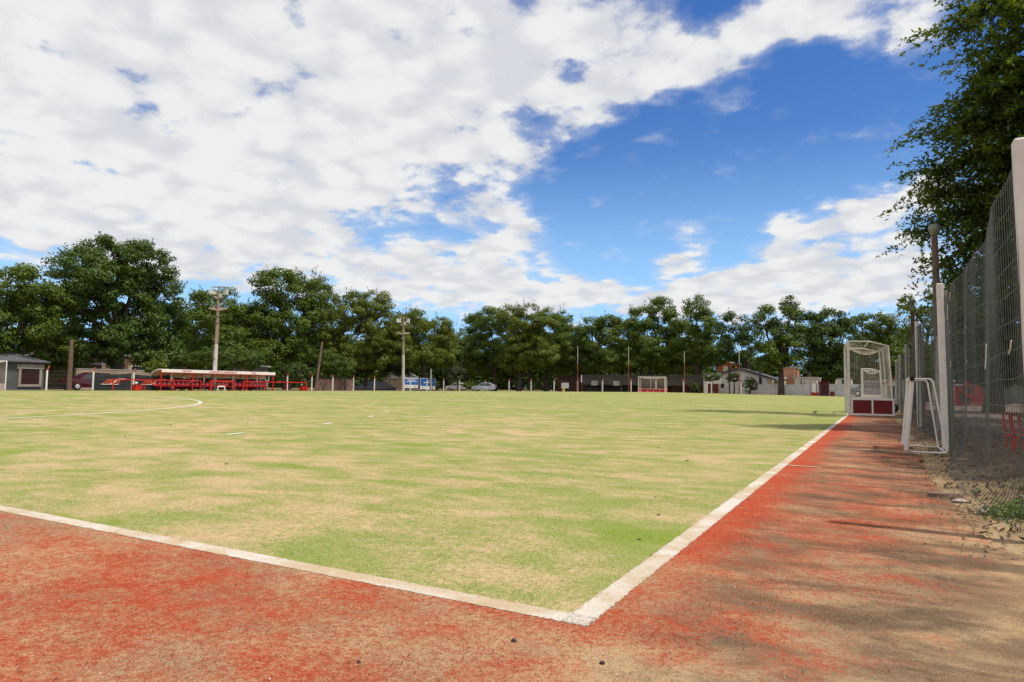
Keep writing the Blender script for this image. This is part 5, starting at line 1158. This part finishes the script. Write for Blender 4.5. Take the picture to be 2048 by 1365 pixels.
# the near trees on the right: leafy sprays on drooping twigs
def near_tree(base, limbs, label, seed, nspray, leafl, r0, group, dense_blobs=()):
    rg = np.random.default_rng(seed); root = empty('elm_tree', base, label, 'tree', group); B = np.array(base)
    mb = MB(); Q = []
    for (pts, rr, ns, sl) in limbs:
        P = [Vector(p)-Vector(base) for p in pts]; mb.tube(P, [rr*(1-.75*i/(len(P)-1)) for i in range(len(P))], 7)
        arr = np.array([list(p) for p in P])
        for k in range(ns):
            t = rg.uniform(.18, 1)**.8*(len(P)-1); i = min(int(t), len(P)-2); f = t-i; o = arr[i]*(1-f)+arr[i+1]*f
            d = (arr[i+1]-arr[i]); d /= np.linalg.norm(d); s = rg.normal(size=3); s[2] = s[2]*.55+.05; dv = d*.55+s/np.linalg.norm(s); dv /= np.linalg.norm(dv)
            L_ = sl*rg.uniform(.45, 1.15); m = max(8, int(L_/.042)); tt = np.linspace(.08, 1, m)
            c = o+dv*tt[:, None]*L_+np.array((0, 0, -1))*(tt**2)[:, None]*L_*rg.uniform(.1, .4)
            mb.tube([tuple(c[0]), tuple(c[m//2]), tuple(c[-1])], [.007, .005, .002], 3, caps=False)
            for side in range(2):
                pos = c+rg.normal(size=(m, 3))*.03
                N = rg.normal(size=(m, 3))*.55+np.array((0, 0, .9)); Q.append(leaf_quads(pos, N, np.full(m, leafl), np.full(m, leafl*.46), rg, .9))
            for j in range(3):   # side twiglets
                a = c[int(rg.uniform(.2, .8)*m)]; s2 = rg.normal(size=3); s2[2] *= .4; s2 /= np.linalg.norm(s2); l2 = L_*.45*rg.uniform(.5, 1); m2 = max(5, int(l2/.035)); t2 = np.linspace(.1, 1, m2)
                pos = a+(dv*.5+s2*.8)*t2[:, None]*l2+np.array((0, 0, -1))*(t2**2)[:, None]*l2*.3+rg.normal(size=(m2, 3))*.02
                Q.append(leaf_quads(pos, rg.normal(size=(m2, 3))*.55+np.array((0, 0, .9)), np.full(m2, leafl), np.full(m2, leafl*.46), rg, .9))
    for (c, rx, ry, rz, n) in dense_blobs:
        u = rg.normal(size=(n, 3)); u /= np.linalg.norm(u, axis=1)[:, None]; pos = np.array(c)-B+u*(rg.uniform(.1, 1, n)**.4)[:, None]*np.array((rx, ry, rz))
        Q.append(leaf_quads(pos, rg.normal(size=(n, 3))*.6+u*.4+np.array((0, 0, .6)), np.full(n, leafl*1.5), np.full(n, leafl*.8), rg, .6))
    quads('crown', np.concatenate(Q), LEAFS['near'], root); mb.build('trunk', BARK, root)
    return root
def A14(px, py, Y=13.): return tuple(at_y(px, py, Y))
tb = (5.6, 13.5, 0.0); t2 = (5.5, 13.5, 3.2); t3 = (5.3, 13.4, 5.2)
limbs = [([tb, (5.55, 13.5, 1.6), t2, t3, (5.0, 13.2, 7.2), (4.9, 13.2, 9.2)], .30, 40, 1.5)]
for (tip, midp, n, sl, Y) in (((1895, 55), (2010, -10), 46, 1.0, 12.0), ((1955, 150), (2040, 90), 46, 1.0, 12.5), ((1915, 205), (2030, 190), 44, .95, 12.4), ((1868, 255), (1990, 260), 50, 1.0, 12.7), ((1850, 345), (1980, 330), 52, 1.0, 12.9),
                            ((1840, 395), (1960, 390), 52, .95, 13.1), ((1815, 465), (1930, 440), 46, .9, 13.3), ((1845, 540), (1950, 490), 44, .85, 13.5), ((1885, 590), (1975, 540), 36, .8, 13.5), ((1990, 20), (2060, -40), 44, 1.1, 12.3), ((2000, 300), (2060, 290), 60, 1.1, 13.2), ((1960, 420), (2040, 400), 56, 1.1, 13.4), ((2010, 180), (2080, 150), 56, 1.1, 12.6), ((1990, 500), (2060, 480), 50, 1., 13.6), ((2030, 380), (2100, 350), 50, 1.1, 13.0)):
    e = A14(tip[0]+26, tip[1], Y); m_ = A14(midp[0], midp[1]-14, Y+.3); st = t3 if tip[1] < 330 else t2
    limbs.append(([st, ((st[0]+m_[0])/2, (st[1]+m_[1])/2, (st[2]+m_[2])/2+.35), m_, e], .085, int(n*1.7), sl))
blobs = [((6.0, 13.6, 5.4), 2.2, 2.2, 2.6, 9500), ((5.0, 14.2, 3.4), 1.8, 2.2, 1.3, 7500), ((6.3, 14.5, 8.6), 2.4, 2.2, 2.4, 7600), ((4.4, 13.4, 4.9), 1.0, 1.6, 1.5, 3600), ((4.5, 13.2, 7.3), 1.1, 1.5, 1.6, 3600), ((4.6, 16.5, 6.0), 1.3, 1.8, 1.6, 3000), ((5.0, 13, 8.9), 1.7, 1.5, 1.6, 8200), ((5.4, 12.6, 7.2), 1.7, 1.4, 1.6, 8200), ((4.0, 13.4, 6.3), .8, 1.1, 1.2, 3000), ((3.5, 13.8, 4.4), .7, .9, .7, 1900), ((4.2, 13.2, 7.9), .9, 1.1, 1.0, 2800), ((3.8, 13.6, 5.3), .8, 1.0, .8, 2200)]
near_tree(tb, limbs, 'huge dark elm overhanging the fence at the right edge with drooping leafy twigs', 5, 0, .092, .3, 'trees behind the right fence', blobs)
tb2 = (7.2, 20.5, 0.0)
lb2 = [([tb2, (7.1, 20.5, 3), (6.8, 20.4, 7), (6.2, 20, 11)], .34, 30, 1.6), ([(7.1, 20.5, 3.2), (5.6, 20, 5.8), (4.2, 19.6, 8.2), (3.2, 19.4, 9.8)], .14, 60, 1.4), ([(7.0, 20.4, 5), (5.2, 21.5, 8.5), (4.6, 20.2, 11.5), (3.6, 19.8, 13.6), (2.6, 19.5, 14.6)], .16, 60, 1.5), ([(7.0, 20.4, 4), (5.6, 23, 6.6), (4.4, 25, 8.4)], .12, 60, 1.4)]
bl2 = [((5.8, 20.5, 7.4), 1.9, 2.6, 2.2, 5200), ((7.6, 20, 10.5), 2.8, 3.2, 2.6, 5200), ((4.9, 24, 8.4), 1.6, 2.4, 1.8, 3600), ((3.9, 20.3, 14.6), 2.3, 1.3, .9, 2600), ((4.7, 27, 6.8), 1.5, 3, 1.8, 3600), ((8.5, 17.5, 6.0), 2.2, 3.0, 2.4, 4200)]
near_tree(tb2, lb2, 'second tall dark elm behind the fence level with the near goal', 6, 0, .10, .3, 'trees behind the right fence', bl2)
tb3 = (8.5, 7.5, 0.0)
lb3 = [([tb3, (8.4, 7.5, 3), (8.2, 7.6, 6), (8, 7.8, 9)], .3, 40, 1.5), ([(8.4, 7.5, 3), (6.2, 7.3, 3.9), (3.4, 7.0, 4.0)], .12, 30, 1.2), ([(8.4, 7.5, 3.2), (6.2, 9.3, 4.4), (3.9, 10.8, 4.9)], .12, 30, 1.2)]
bl3 = [((7.8, 7.6, 6.2), 2.6, 3.2, 2.4, 5200), ((8.6, 9.5, 8.6), 2.8, 2.8, 2.4, 4600), ((7.2, 10.8, 5.2), 1.7, 2.0, 1.6, 3600), ((8.4, 4.2, 6.5), 2.2, 2.4, 2.2, 3000), ((3.6, 7.0, 3.9), 1.25, 2.3, .7, 4600), ((4.1, 10.8, 4.7), 1.3, 2.0, .9, 3600)]
near_tree(tb3, lb3, 'nearest elm standing just outside the right picture edge, its shade falling behind the fence', 7, 0, .10, .3, 'trees behind the right fence', bl3)
# more trees behind the mesh, darker and further
T('broadleaf_tree', 1985, 30, [(1960, 600, 70, 80), (2040, 560, 80, 90), (1930, 660, 50, 60), (2010, 690, 80, 50), (2090, 640, 90, 110), (1940, 720, 50, 44), (1990, 745, 50, 32), (2050, 740, 60, 36), (2000, 640, 60, 60)], 'dark', 'dense dark tree mass behind the near bay of the mesh fence', 31, 'y', leaf=.18, clump=.7, per=80, dens=1.3, group='trees behind the right fence', r0=.3)
T('broadleaf_tree', 1925, 48, [(1920, 640, 50, 60), (1950, 690, 60, 44), (1900, 700, 34, 40), (1990, 740, 60, 34), (1890, 660, 34, 50)], 'dark', 'dark tree behind the bleacher and the lamp post', 32, 'y', leaf=.22, clump=.8, per=70, group='trees behind the right fence', r0=.3)
